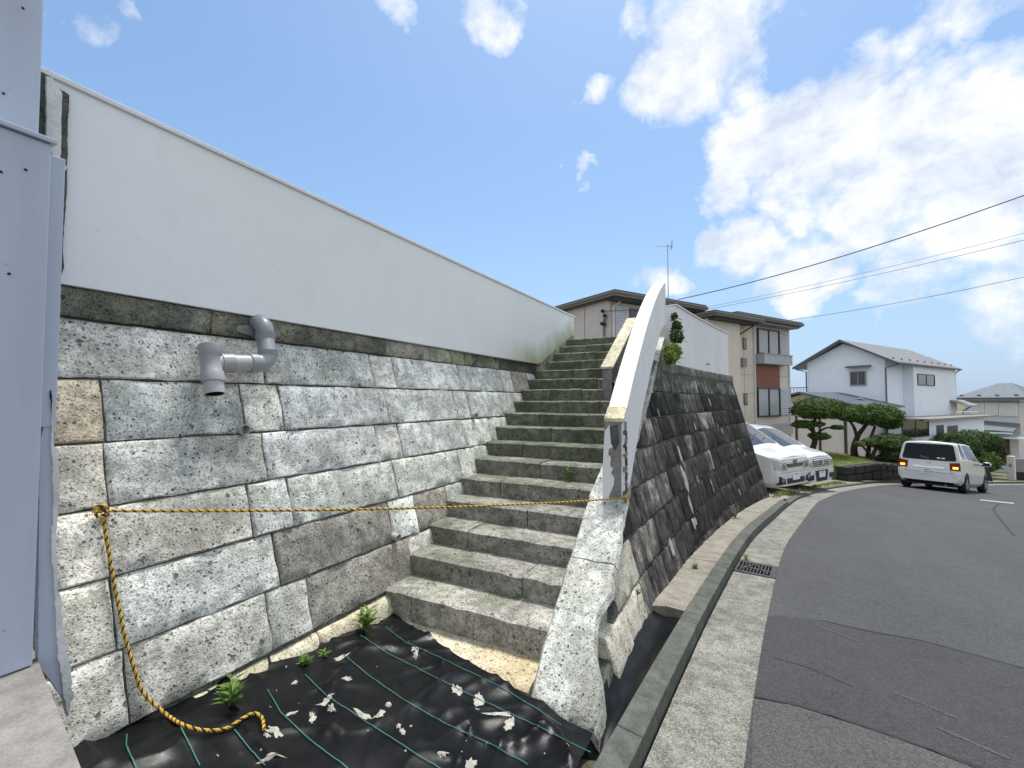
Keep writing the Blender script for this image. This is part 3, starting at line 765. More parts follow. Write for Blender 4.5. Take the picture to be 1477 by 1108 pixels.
# ================================================================== STAIRCASE
st = thing('stone_staircase', 'flight of mossy pitted stone steps climbing between the two walls', 'stairs', (-1.9, 2.6, -1.6))
Y0, TR, Z0, RS = 2.528, .301, -1.365, .1512
def step_y(i): return Y0 + TR * i
def step_z(i): return Z0 + RS * i
def pxl_(y): return -1.07 - .0676 * (y - 3.6)
def str_x(y): return -1.10 - .10 * (y - 2.5)      # stair-side face of the parapet base
joints = {0: [.18], 1: [.76], 2: [.30], 3: [.62], 4: [.33], 5: [.5], 6: [.3], 7: [.45], 8: [.3], 9: [.72], 10: [.38, .75], 11: [.85], 12: [.5], 13: [.42, .7], 14: [.6], 15: [.4, .88], 16: [.35, .72]}
def step_block(x0, x1, y0, y1, z0, z1, seed, worn=.012):
    """tread block, top and front broken up, nosing edge worn"""
    nx = max(3, min(14, int((x1 - x0) / .09))); mb = MB()
    prof = [(0, 0), (0, .35), (0, .75), (-.004, .93), (worn, 1.0), (.08, 1.0), (.2, 1.0), (1.0, 1.0)]   # (dist back, height frac)
    rows = []
    for k in range(nx + 1):
        x = lerp(x0 + .004, x1 - .004, k / nx); row = []
        e = .010 * nz(x * 7, seed) + .007 * nz(x * 19, seed, 5)
        for q, (b, h) in enumerate(prof):
            y = y0 + (b if b < 1 else (y1 - y0)); z = lerp(z0, z1, h)
            if q < 5: y += e * (.5 if q < 3 else 1.2) + .004 * nz(x * 14, z * 14, seed)
            if 3 <= q < 7: z += .008 * nz(x * 9, y * 9, seed) - (.008 if q in (3, 4) else 0) * abs(nz(x * 15, seed, 9)) * 2
            row.append((x, y, z))
        rows.append(row)
    mb.grid(rows); n = len(prof)
    for r in (0, nx):
        base = r * n; mb.v.append((rows[r][0][0], y1, z0)); e = len(mb.v) - 1
        mb.f.append(tuple([base + q for q in range(n)] + [e]))
    return mb
for i in range(17):
    y0, z1 = step_y(i), step_z(i); z0 = z1 - RS - .01 if i else -1.60
    xl = LW(z1) + .012 if z1 < .5 else XW - .03
    xr = (str_x(y0 + .15) if i < 5 else pxl_(y0 + .15)) + .03 if i < 10 else -1.66
    if i == 16: xr = -1.60
    cuts = [xl] + [lerp(xl, xr, f) for f in joints[i]] + [xr]
    for k in range(len(cuts) - 1):
        sh = (1.15 if i == 0 else .97 - .045 * i) if i < 6 else .60  # upper steps darkened: moss tone plus riser shade put into the colour
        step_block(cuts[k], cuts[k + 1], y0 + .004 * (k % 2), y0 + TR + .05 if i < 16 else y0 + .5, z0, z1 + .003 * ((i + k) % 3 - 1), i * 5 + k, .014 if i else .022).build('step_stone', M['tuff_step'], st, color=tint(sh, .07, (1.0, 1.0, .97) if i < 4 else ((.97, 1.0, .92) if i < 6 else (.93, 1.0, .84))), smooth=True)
# footing stones in front of the lowest step
for k, (a, b) in enumerate(((-2.38, -1.95), (-1.95, -1.52), (-1.52, -1.10))):
    step_block(a, b, 2.27 - .01 * k, 2.60, -1.85, -1.565 + .006 * k, 90 + k, .03).build('footing_stone', M['tuff_pale'], st, color=(1.0, .97, .88) if k < 2 else (1.02, .9, .78), smooth=True)
MB().prism([(-2.7, 2.62, -1.8), (-2.7, 7.4, -1.8), (-2.7, 7.4, .86), (-2.7, 7.2, .80), (-2.7, 2.62, -1.62)], (1.4, 0, 0)).build('stair_core', M['mortar'], st)

# ================================================================== RIGHT RETAINING WALL (curved, battered, stained)
def XB(y):
    d = y - 3.7
    return -.83 + (.035 * d + .0105 * d * d if d > 0 else -.03 * d)
def RW(y, z): return XB(y) - .28 * (min(z, .40) + 1.4)
def surfR(s, z, out): return Vector((RW(s, z) + out, s, z))
rw = thing('retaining_wall', 'curved black-stained block retaining wall along the road with white upper wall', 'wall', (-.6, 7, -2.1))
PB_Y = [2.0, 2.6, 3.0, 3.6, 4.52, 5.67, 6.3, 12]; PB_Z = [-1.75, -1.40, -1.17, -.86, -.085, .655, 1.0, 1.0]   # underside of the stair parapet
def start_y(z1): return float(np.interp(z1, PB_Z[:7], PB_Y[:7]))
rrng = random.Random(11)
zr = [-2.30, -2.0, -1.70, -1.40, -1.098, -.797, -.494, -.20, .105, .40]
YEND = 11.35
for ri in range(len(zr) - 1):
    z0, z1 = zr[ri], zr[ri + 1]
    y = start_y(z1 - .07) if ri > 2 else 2.25
    if ri < 2: y = 4.5
    if ri == 2: y = 2.66
    k = 0
    while y < YEND - .12:
        zgr = g(y + .5 * RW(y, z0) ) + KERB_H - .02
        w = rrng.choice([.30, .36, .42, .46, .52]) if y > 3.4 else rrng.choice([.45, .55])
        y1 = y + w
        if y < 3.5 < y1 and ri in (2, 3): y1 = 3.5 + .05 * ri
        if YEND - y1 < .22: y1 = YEND
        if z1 > zgr - .02:
            pale = y1 <= 3.72 and ri in (2, 3)
            f = nz(y * .9, z0 * 1.7, 4)
            # stain grows darker away from the stairs and lighter again near the coping
            if pale: mat, colr = 'tuff_pale', tint(1.0, .05)
            else:
                near = max(0, 1 - (y - 3.4) / 2.0)
                lum = lerp(.30, 1.15, near) + .85 * max(0, f)
                if ri == 8: lum += .9
                if rrng.random() < .13 and ri > 3: lum += 1.1
                if y > 8.5: lum *= .75
                mat, colr = 'tuff_stained', tint(lum, .38, (1.02, .98, .98) if ri < 7 else (.93, 1.0, .92))
            stone_mesh(surfR, y, y1, z0 if (ri != 2 or y > 4.4) else -1.86, z1, gap=.0025, gapz=.009, proud=.016, amp=.010, seed=ri * 31 + k + 500, depth=.12, cell=.08, cham=.012).build('stone', M[mat], rw, color=colr, smooth=True)
        y = y1; k += 1
# coping course
y = 6.95; k = 0
while y < YEND + .02:
    w = .44 if k else .22; y1 = min(y + w, YEND + .05)
    if y1 - y > .08: stone_mesh(surfR, y, y1, .40, .555, gap=.005, proud=.035, amp=.010, seed=900 + k, depth=.2).build('coping_stone', M['tuff_coping'], rw, color=tint(1.1, .2), smooth=True)
    y = y1; k += 1
# core: curved sheet behind the joints, topped by the parapet line
mb = MB(); rows = []
ysr = [2.3, 2.6, 2.9, 3.2, 3.5, 3.8, 4.1, 4.4, 4.8, 5.2, 5.6, 6.0, 6.4, 7, 7.7, 8.4, 9.2, 10, 10.7, YEND - .01]
for y in ysr:
    zt = min(float(np.interp(y, PB_Y, PB_Z)) + (.12 if y > 3.75 else -.16), .54); zs = [lerp(-2.4, zt, k / 8) for k in range(9)]
    rows.append([Vector((RW(y, z) - .004, y, z)) for z in zs] + [Vector(((-1.06 - .0676 * (y - 3.6)) + .03 if 3.4 < y < 6.6 else RW(y, zt) - .25, y, zt))])
mb.grid(rows)
mb.add([rows[-1][0], rows[-1][8], rows[-1][9], rows[-1][0] + Vector((-1.2, 0, 0))], [(0, 1, 2, 3)])
mb.add([Vector((RW(YEND, -2.4) - .01, YEND - .005, -2.4)), Vector((RW(YEND, .5) - .01, YEND - .005, .54)), Vector((-6, YEND - .005 + 2.5, .54)), Vector((-6, YEND - .005 + 2.5, -2.4))], [(0, 1, 2, 3)])
mb.build('mortar_core', M['mortar'], rw)
# white upper wall on the right
a, b = Vector((RW(7.52, .5) - .03, 7.52, .55)), Vector((RW(11.35, .5) - .05, 11.35, .55))
prof = [a, a.lerp(b, .33) + Vector((-.03, 0, 0)), a.lerp(b, .66) + Vector((-.03, 0, 0)), b]
mb = MB(); th = Vector((-.17, .02, 0))
fr = [[p + Vector((0, 0, h)) for p in prof] for h in (0, .955)]; bk = [[p + th + Vector((0, 0, h)) for p in prof] for h in (0, .955)]
mb.grid([fr[0], fr[1], bk[1], bk[0]]); n = 4
mb.f.append((0, 4, 8, 12)); mb.f.append((3, 7, 11, 15))
mb.build('white_upper_wall', M['white_render'], rw, bevel=.004)
mb = MB(); fr2 = [p + Vector((.02, -.015, .957)) for p in prof]; bk2 = [p + th + Vector((-.02, .0, .957)) for p in prof]
mb.grid([[p + Vector((0, 0, .022)) for p in bk2], [p + Vector((0, 0, .022)) for p in fr2], fr2, bk2]); mb.f.append((0, 4, 8, 12)); mb.f.append((3, 7, 11, 15))
mb.build('wall_cap', M['white_render'], rw)
p = a.lerp(b, .52); MB().tube([p + Vector((-.02, 0, .16)), p + Vector((.03, 0, .14))], .011, 8).build('weep_hole', M['dark_hole'], rw)
# lime patches and flakes that have come through the joints
def blob_patch(surf, s, z, rs, rz, out, seed, n=14, th=.006):
    pts = []
    for k in range(n):
        a = 2 * math.pi * k / n; rr = 1 + .55 * nz(math.cos(a) * 1.7 + seed, math.sin(a) * 1.7, seed * .37)
        pts.append((s + rs * rr * math.cos(a), z + rz * rr * math.sin(a)))
    mb = MB(); top = [surf(a_, b_, out) for a_, b_ in pts]; bot = [surf(a_, b_, out - th - .02) for a_, b_ in pts]
    c = surf(s, z, out + th * .5)
    mb.add(top + [c], [(k, (k + 1) % n, n) for k in range(n)])
    o = len(mb.v); mb.v += [tuple(q) for q in bot]; mb.f += [(k, (k + 1) % n, o + (k + 1) % n, o + k) for k in range(n)]
    return mb
def rw_px(px, py):
    lo, hi = 1.0, 16.0; v = ray(px, py)
    for _ in range(50):
        m = (lo + hi) / 2; q = v * m
        if q.x < RW(q.y, q.z): hi = m
        else: lo = m
        if lo > 15.9: break
    # march: the ray starts right of the surface
    t = 1.0
    while t < 20:
        q = v * t
        if q.x < RW(q.y, q.z): break
        t += .02
    return v * t
for k, (px, py, rs, rz) in enumerate([(978, 655, .05, .09), (985, 690, .085, .16), (993, 727, .05, .11), (1000, 752, .06, .04), (1012, 607, .055, .10), (1000, 615, .03, .06), (947, 595, .02, .05), (1033, 614, .02, .05), (1040, 622, .025, .05), (1064, 650, .02, .05), (1073, 655, .015, .04), (1024, 697, .03, .06), (1026, 704, .02, .07), (966, 790, .05, .08), (998, 755, .05, .06), (1065, 710, .025, .05), (1086, 733, .03, .05), (1004, 692, .02, .05), (1022, 580, .04, .07)]):
    q = rw_px(px, py)
    blob_patch(surfR, q.y, q.z, rs, rz, .022, k + 3.3).build('lime_patch', M['rough_mortar'], rw, smooth=True)

# ================================================================== STAIR PARAPET: curved white wall on stone blocks
pp = thing('stair_parapet', 'curved white stair parapet with broken end on pitted stone blocks', 'parapet', (-1.0, 3.6, -1.6))
top = catmull([(3.60, -.154), (4.235, .311), (5.149, .906), (6.05, 1.387), (6.97, 1.765)] and [(0, 3.60, -.154), (0, 4.235, .311), (0, 5.149, .906), (0, 6.05, 1.387), (0, 6.97, 1.765)], 7)
def pxl(y): return -1.07 - .0676 * (y - 3.6)      # left face
def pxr(y): return -.915 - .0665 * (y - 3.6)
def pbot(y): return float(np.interp(y, PB_Y[3:7] + [7.2], PB_Z[3:7] + [1.25]))
rows = []
for p in top:
    y, zt = p.y, p.z; zb = pbot(y) - .02; yb = y
    rows.append([Vector((pxl(y), y, zb)), Vector((pxl(y), y, zt)), Vector((pxr(y), y, zt + .004)), Vector((pxr(y), y, zb - .03))])
ys_in = 4   # the first few rings lose their coat at the right-hand corner
mb = MB(); mb.grid(rows); n = 4
mb.grid([[r[3] for r in rows], [r[0] for r in rows]])
mb.f.append((0, 1, 2, 3)); e = (len(rows) - 1) * 4; mb.f.append((e, e + 1, e + 2, e + 3))
par = mb.build('parapet_wall', M['white_render'], pp, bevel=.006)
# broken front end: bare concrete with remains of the white coat
fy = 3.592
def front(px, py, d=0.0): v = aty(px, py, fy - d); return v
MB().prism([front(*q, .002) for q in ((872, 606), (897, 606), (897, 736), (870, 738))], (0, .012, 0)).build('bare_end', M['block_concrete'], pp)
MB().prism([front(*q, .008) for q in ((872, 622), (879, 613), (881, 640), (884, 645), (878, 648), (877, 656), (881, 660), (880, 672), (884, 676), (881, 683), (886, 690), (885, 700), (880, 712), (876, 722), (869, 724), (869, 680))], (0, .008, 0)).build('render_coat', M['white_render'], pp)
MB().prism([front(*q, .006) for q in ((880, 615), (891, 612), (893, 640), (887, 650), (881, 640))], (0, .006, 0)).build('stain', M['mortar'], pp)
MB().prism([front(*q, .009) for q in ((896.2, 612), (898, 612), (898, 728), (896.2, 728))], (0, .02, 0)).build('metal_bead', M['flaky_white'], pp)
# cream cap piece that has lost its paint
c0 = [Vector((pxl(3.60) - .002, 3.588, -.156)), Vector((pxr(3.6) + .002, 3.588, -.156)), Vector((pxr(3.72) + .002, 3.72, -.064)), Vector((pxl(3.72) - .002, 3.72, -.064))]
MB().hexa([q + Vector((0, 0, -.015)) for q in c0] + [q + Vector((0, 0, .012)) for q in c0]).build('bare_cap', M['tuff_pale'], pp, color=(1.05, .98, .85))
# broken right-hand corner: ragged concrete lumps
for k in range(11):
    zc = lerp(-.20, -.78, k / 10); s = .010 + .006 * random.random()
    MB().box(-s, s, -.02, .02, -.035, .035, Matrix.Translation((pxr(3.64) + .003, 3.625 + .006 * (k % 3), zc)) @ Matrix.Rotation(k * 1.3, 4, 'X')).build('broken_concrete', M['mortar' if k % 2 else 'block_concrete'], pp, bevel=.008)
# rubble edge between parapet and wall courses
for k in range(16):
    y = lerp(3.75, 6.2, k / 15); zc = pbot(y) - .05; s = .09 + .03 * random.random()
    bx = RW(y, zc) + .03
    MB().box(-.06, .05, -s, s, -.06, .06, Matrix.Translation((bx, y, zc)) @ Matrix.Rotation(R(38) + .1 * nz(k * 3.3), 4, 'X')).build('rubble_stone', M['tuff'], pp, bevel=.02, color=tint(.85, .12, (1, .98, .9)))
# sloping base blocks beside the steps (broken lower end)
def base_block(y0, y1, seed, toe=0.0, mat='tuff'):
    ny = max(4, int((y1 - y0) / .06)); rows = []
    for k in range(ny + 1):
        y = lerp(y0, y1, k / ny); zt = Z0 + (y - Y0) / TR * RS + .05
        if toe: zt = min(zt, lerp(-1.60, Z0 + (y0 + toe - Y0) / TR * RS + .05, max(0, (y - y0) / toe) ** .8))
        xl_ = str_x(y) + .008 * nz(y * 6, seed); xr_ = lerp(-.795, -.885, (y - 2.85) / .75) + .02 * nz(y * 8, seed, 2)
        if toe: xr_ -= .07 * max(0, 1 - abs(y - (y0 + .42)) / .2); xr_ += .03 * max(0, 1 - (y - y0) / .3)
        row = [Vector((xl_, y, -1.75)), Vector((xl_ - .002, y, zt - .03))]
        for j in range(6):
            f = j / 5; row.append(Vector((lerp(xl_ + .015, xr_ - .02, f), y + .01 * nz(f * 5, y * 9), zt + .012 * nz(f * 6, y * 8, seed) + .006 * nz(f * 17, y * 21, seed))))
        k_ = 0 if y > 2.75 else min(1, (2.75 - y) / .25)
        row += [Vector((xr_, y, zt - .035)), Vector((lerp(xr_ - .05, xr_ + .015, k_) + .02 * nz(y * 7, seed, 8), y, lerp(zt - .12, zt - .2, k_))), Vector((lerp(xr_ - .07, xr_ + .05, k_), y, -1.78))]
        rows.append(row)
    mb = MB(); mb.grid(rows); n = len(rows[0]); mb.f.append(tuple(range(n))); mb.f.append(tuple(range(ny * n, ny * n + n)))
    return mb
base_block(2.16, 2.985, 5, .55).build('base_stone', M['tuff'], pp, smooth=True, color=(.88, .88, .84))
base_block(2.995, 3.62, 8).build('base_stone', M['tuff'], pp, smooth=True, color=(.86, .87, .86))
mb = MB()
mb.add([Vector((x, y, z)) for x, y, z in ((str_x(3.6), 3.6, -1.7), (pxl(7.4) - .004, 7.4, -1.7), (pxl(7.4) - .004, 7.4, 1.0), (pxl(4.25) - .004, 4.25, -.47), (str_x(3.6), 3.6, -.79))] + [Vector((pxr(y) - .06, y, z)) for y, z in ((3.6, -1.7), (7.4, -1.7), (7.4, 1.0), (4.25, -.47), (3.6, -.79))],
       [(0, 1, 2, 3, 4), (5, 6, 7, 8, 9), (2, 3, 8, 7), (3, 4, 9, 8), (4, 0, 5, 9)])
mb.build('base_core', M['tuff'], pp, color=(.9, .9, .88))
# low inner wall beside the upper steps
li = thing('low_wall', 'low cream sloping wall between the upper steps and the curved parapet', 'wall', (-1.62, 6.2, .2))
pts = [(5.55, 0.0), (7.45, .80), (7.45, 1.30), (6.9, 1.22), (5.55, .395)]
MB().prism([Vector((-1.68, y, z)) for y, z in pts], (.125, 0, 0)).build('wall_body', M['block_concrete'], li, bevel=.006)
MB().prism([Vector((-1.70, y, z)) for y, z in ((5.53, .392), (6.9, 1.222), (7.46, 1.305), (7.46, 1.335), (6.89, 1.252), (5.53, .422))], (.165, 0, 0)).build('coping', M['tuff_pale'], li, bevel=.008, color=(1.1, 1.08, 1.0))
mb = MB(); mb.grid([[Vector((lerp(-1.56, pxl(y) + .01, j / 5), y, z + .04 * nz(j * 1.3, y * 5))) for j in range(6)] for y, z in [(lerp(5.5, 7.4, k / 14), lerp(.22, 1.05, k / 14)) for k in range(15)]])
mb.build('rubble_fill', M['mortar'], li)

# ---- earth of the upper terrace behind the walls (setting)
mb = MB()
mb.prism([(-2.95, -3, .5), (-2.95, 7.3, .5), (-2.95, 7.3, .50), (-14, 7.3, .5), (-14, -3, .5)], (0, 0, -3))
struct(mb.build('terrace_ground', M['soil_grass']))
mb = MB(); mb.prism([(-1.55, 7.45, 1.0), (-1.18, 7.6, 1.0), (-.9, 9.2, 1.0), (-.75, 11.2, 1.0), (-14, 13.5, 1.0), (-14, 7.32, 1.0), (-3.0, 7.32, 1.0), (-2.84, 7.48, 1.0)], (0, 0, -3.3))
struct(mb.build('upper_terrace_ground', M['slab_concrete']))

# ================================================================== LEFT PILLAR AND CONCRETE BLOCK
pi = thing('gate_pillar', 'tall grey-blue painted pillar at the left edge', 'pillar', (-2.5, .3, -1.0))
MB().box(-2.62, -2.30, -.5, .652, -.95, .955).build('pillar_shaft', M['pillar_paint'], pi, bevel=.006)
MB().box(-2.84, -2.66, -.6, .712, -.95, 3.4).build('upper_column', M['pillar_paint'], pi, bevel=.006)
MB().box(-2.64, -2.285, -.52, .662, .957, .975).build('pillar_cap', M['pillar_paint'], pi, bevel=.003)
MB().box(-2.60, -2.33, .654, .70, -.1, .93).build('edge_strip', M['pillar_paint'], pi, bevel=.004)
rag = [(55, 960), (57, 640), (76, 560), (78, 640), (82, 700), (79, 780), (84, 850), (88, 900), (100, 970), (101, 1000), (98, 1030), (93, 1010), (75, 985)]
MB().prism([atx(a, b, -2.335) for a, b in ragged(rag, 1.0)], (-.03, 0, 0)).build('flaking_panel', M['pillar_paint'], pi)
rag2 = [(73, 560), (77, 640), (84, 650), (86, 700), (81, 780), (86, 850), (91, 900), (103, 965), (105, 1005), (98, 1032), (93, 1006), (83, 940), (79, 860), (75, 780), (77, 700), (74, 640)]
MB().prism([atx(a, b, -2.325) for a, b in ragged(rag2, 4.0, 6)], (-.03, 0, 0)).build('plaster_flake', M['flaky_white'], pi)
for (a, b) in ((33, 12), (5, 135), (1, 248), (37, 245), (13, 395)):
    q = atx(a, b, -2.66 if b < 180 else -2.30)
    MB().lathe([(.005, 0), (.0045, .003), (.0005, .003)], q, (1, 0, 0), 10).build('screw_hole', M['wall_dark'], pi)
cb = thing('concrete_block', 'low rough concrete block at the foot of the grey-blue pillar', 'block', (-1.8, .2, -1.7))
rows = []
for j in range(12):
    y = lerp(-.8, .628, j / 11); rows.append([Vector((lerp(-2.62, -1.15, i / 14), y + .05 - .175 * (lerp(-2.62, -1.15, i / 14) + 2.35), -.955 + .006 * nz(i * .9, j * .9))) for i in range(15)])
mb = MB(); mb.grid(rows); mb.grid([[p for p in rows[-1]], [Vector((p.x, p.y + .01, -1.75)) for p in rows[-1]]]); mb.grid([[r[-1] for r in rows], [Vector((r[-1].x, r[-1].y, -1.75)) for r in rows]])
mb.grid([[p for p in rows[0]], [Vector((p.x, p.y, -1.75)) for p in rows[0]]]); mb.grid([[r[0] for r in rows], [Vector((r[0].x, r[0].y, -1.75)) for r in rows]])
mb.build('block_body', M['block_concrete'], cb)

# ================================================================== WEED SHEET (black tarp), crumbs on it
def tarp_z(x, y):
    zl = -1.385 - .105 * (y - .83); f = min(1, max(0, (x + 2.4) / 1.7)); f = f * f * (3 - 2 * f)
    zr_ = -1.585 - .012 * (y - 2)
    z = lerp(zl, zr_, f)
    rd = 1 - abs(nz(x * 1.5 + y * 1.1, y * 2.3 - x * .8, 7)); rd2 = 1 - abs(nz(x * 3.1 - y * 1.3 + 5, y * 3.3, 9))
    toe = max(0, 1 - math.hypot(x + .95, y - 2.0) / .8)
    rd3 = 1 - abs(nz(x * 4.2 + y * 2.2, y * 2.0 - x * 1.2, 13))
    w = .030 * rd ** 9 + .014 * rd2 ** 12 + (.008 + .03 * toe) * rd3 ** 6 + .022 * nz(x * 1.6 + 3, y * 1.6) + .008 * nz(x * 4 + y * 2.5, y * 3.2 - x, 2)
    return z + w
ta = thing('weed_sheet', 'black woven weed-control sheet with green threads in front of the stairs', 'tarp', (-1.6, 1.5, -1.6))
NXT, NYT = 110, 90
def edge_top(f):   # far edge of the sheet, from the stair corner to the toe of the parapet
    A, B = Vector((-2.40, 2.56)), Vector((-.735, 2.13)); q = A.lerp(B, f); q.y -= .05 * math.sin(math.pi * f); return q
rows = []
for j in range(NYT + 1):
    v = j / NYT; row = []
    for i in range(NXT + 1):
        f = i / NXT; e = edge_top(f); xl_ = lerp(-2.46, -2.40, v); x = lerp(xl_, lerp(-.60, -.70, v), f); y = lerp(.25, e.y, v)
        if v > .999: x = e.x
        z = tarp_z(x, y)
        if v > .9: z += .012 * (v - .9) / .1 * (1 + nz(x * 5, 7)) * (1 - f * f)
        row.append(Vector((x, y, z)))
    rows.append(row)
mb = MB(); mb.grid(rows); mb.grid([[p for p in rows[-1]], [p + Vector((0, .012, -.04)) for p in rows[-1]]])
mb.build('sheet', M['tarp_black'], ta, smooth=True)
# strip between the wall foot and the kerb
rows = []
kx = lambda y: offs(int(np.interp(y, [p.y for p in GE], range(len(GE)))), GUT_W + KERB_W).x
for j in range(31):
    y = lerp(1.88, 3.74, j / 30); row = []
    for i in range(11):
        f = i / 10; x = lerp(RW(max(y, 2.2), -1.62) - .03 + .0 * y, kx(y) - .004, f); 
        z = lerp(-1.60, -1.60, f) - .035 * (y - 2.0) + .05 * (1 - f) ** 2 + .02 * nz(x * 7, y * 3) + .012 * nz(x * 16, y * 7, 3) - .035 * math.sin(math.pi * f)
        z -= .07 * max(0, (2.35 - y) / .3)
        row.append(Vector((x, y, z)))
    rows.append(row)
mb = MB(); mb.grid(rows); mb.build('side_strip', M['tarp_black'], ta, smooth=True)
def tarp_px(px, py, dz=0):
    v = ray(px, py); t = .8
    while t < 6:
        q = v * t
        if q.z < tarp_z(q.x, q.y) + dz: break
        t += .004
    q = v * t; return Vector((q.x, q.y, tarp_z(q.x, q.y) + dz))
threads = [[(183, 1062), (182, 1078), (195, 1108), (205, 1140)], [(261, 1052), (275, 1080), (290, 1112)], [(338, 1055), (362, 1085), (385, 1110)], [(386, 997), (405, 1030), (445, 1068), (520, 1125)], [(440, 975), (470, 1005), (530, 1045), (600, 1090), (650, 1120)],
           [(495, 945), (530, 975), (580, 1010), (640, 1045), (700, 1072), (770, 1110)], [(520, 918), (560, 945), (640, 985), (700, 1015), (750, 1038), (800, 1062), (860, 1092)], [(556, 906), (585, 928), (640, 953), (720, 992), (775, 1025), (815, 1052)]]
for th_ in threads:
    pts = []
    for p_, q_ in zip(th_[:-1], th_[1:]):
        for k in range(8): pts.append(tarp_px(lerp(p_[0], q_[0], k / 8), lerp(p_[1], q_[1], k / 8)))
    ribbon('green_thread', pts, .0042, M['tarp_thread'], ta, .008)
# crumbs of mortar and soil on the sheet
patches = [(470, 1012, .06, .035), (478, 1022, .04, .02), (420, 1030, .03, .02), (450, 1035, .05, .02), (600, 942, .02, .05), (598, 935, .025, .03), (525, 1033, .07, .025), (548, 1030, .04, .03), (560, 1018, .02, .02), (660, 995, .04, .06), (690, 1012, .08, .035), (720, 1030, .10, .03), (735, 1045, .06, .03), (395, 1052, .06, .03), (385, 1062, .02, .02), (390, 1092, .02, .06), (640, 1088, .03, .015), (680, 1100, .05, .03), (500, 980, .03, .04), (490, 950, .06, .03), (580, 1055, .03, .015), (575, 1048, .015, .02), (425, 985, .03, .02), (620, 925, .015, .05)]
def crumb_mesh(mb, c, rx, ry, seed, h=.012):
    n = 20; ang = seed * 1.7
    pts = []
    for k in range(n):
        a = 2 * math.pi * k / n; rr = .8 + .75 * nz(math.cos(a) * 2.6 + seed * 3, math.sin(a) * 2.6, seed) + .2 * nz(k * 3.7, seed)
        x, y = rx * rr * math.cos(a), ry * rr * math.sin(a); pts.append((c.x + x * math.cos(ang) - y * math.sin(ang), c.y + x * math.sin(ang) + y * math.cos(ang)))
    rim = [Vector((x, y, tarp_z(x, y) + .001)) for x, y in pts]
    mid = [Vector((lerp(c.x, x, .6), lerp(c.y, y, .6), tarp_z(lerp(c.x, x, .6), lerp(c.y, y, .6)) + h * (.7 + .6 * nz(x * 30, y * 30)))) for x, y in pts]
    ce = Vector((c.x, c.y, tarp_z(c.x, c.y) + h))
    mb.add(rim + mid + [ce], [(k, (k + 1) % n, n + (k + 1) % n, n + k) for k in range(n)] + [(n + k, n + (k + 1) % n, 2 * n) for k in range(n)])
mb = MB()
for k, (px, py, rx, ry) in enumerate(patches): crumb_mesh(mb, tarp_px(px, py), rx * .85, ry * .85, k * .77 + 1, .005)
cr = random.Random(5)
for k in range(28):
    px, py = cr.uniform(200, 830), cr.uniform(900, 1100)
    q = tarp_px(px, py)
    if q.y > edge_top(min(1, max(0, (q.x + 2.4) / 1.66))).y - .05 or q.x < -2.4: continue
    crumb_mesh(mb, q, cr.uniform(.003, .009), cr.uniform(.003, .009), k * .31, .004)
tag(mb.build('mortar_debris', M['dirt_crumb'], smooth=False), 'pale crumbs of mortar and soil scattered on the black sheet', 'debris', kind='stuff')
cs = thing('concrete_lump', 'small white lump of concrete lying on the black sheet', 'lump', tarp_px(560, 1019, -.004))
mb = MB(); mb.lathe([(.001, -.004), (.013, -.003), (.017, .006), (.012, .014), (.001, .017)], (0, 0, 0), (.1, .05, 1), 7); mb.build('lump', M['dirt_crumb'], cs, local=True)
# earth below the sheet, shaped so that nothing floats
mb = MB(); mb.grid([[Vector((lerp(-2.6, -.60, i / 12), y, tarp_z(lerp(-2.6, -.60, i / 12), y) - .05 - (.1 if y > 2.1 else 0))) for i in range(13)] for y in [lerp(-.5, 2.6, j / 14) for j in range(15)]])
struct(mb.build('soil_bed', M['soil'], smooth=True))

# ================================================================== DRAIN PIPE
dp = thing('drain_pipe', 'grey plastic drain pipe with elbows and tee sticking out of the wall', 'pipe', lw_px(345, 540, .1))
def pp3(px, py, out=.13): return lw_px(px, py, out)
E1, E2, Tc = pp3(383, 470, .15), pp3(386, 524, .14), pp3(305, 524, .13)
Tt, Tb, Pe = pp3(297, 487, .13), pp3(304.5, 548, .13), pp3(306, 573, .13)
RP = .052
inw = E1 + Vector((-.2, 0, .02))
def arc(a, c, b, n=8):
    return [(a * (1 - t) ** 2 + c * 2 * t * (1 - t) + b * t * t) for t in [k / n for k in range(n + 1)]]
c1 = E1 + Vector((0, 0, .035)); MB().tube(arc(c1 + Vector((-.16, 0, 0)), c1 + Vector((.0, 0, .0)), c1 + Vector((.0, 0, -.10)), 10), RP * 1.06, 22).build('elbow', M['pvc_dark'], dp, smooth=True)
dn = (E2 - c1).normalized()
MB().tube([c1 + Vector((0, 0, -.075)), c1 + Vector((0, 0, -.13))], RP * 1.13, 22).build('socket', M['pvc_dark'], dp, smooth=True)
MB().tube([c1 + Vector((0, 0, -.12)), E2 + Vector((0, 0, .06))], RP, 22).build('pipe', M['pvc_dark'], dp, smooth=True)
MB().tube([E2 + Vector((0, 0, .085)), E2 + Vector((0, 0, .055))], RP * 1.12, 22).build('socket', M['pvc_dark'], dp, smooth=True)
hd = (Tc - E2).normalized()
MB().tube(arc(E2 + Vector((0, 0, .07)), E2 + Vector((0, 0, -.01)), E2 + hd * .09, 10), RP * 1.07, 22).build('elbow', M['pvc'], dp, smooth=True)
MB().tube([E2 + hd * .075, E2 + hd * .12], RP * 1.13, 22).build('socket', M['pvc'], dp, smooth=True)
MB().tube([E2 + hd * .1, Tc], RP * .98, 22).build('pipe', M['pvc_pale'], dp, smooth=True)
MB().tube([Tc - hd * .045, Tc - hd * .115], RP * 1.1, 22).build('socket', M['pvc'], dp, smooth=True)
ax = (Tt - Pe).normalized()
tt = Tc + ax * .115; tb = Tc - ax * .12
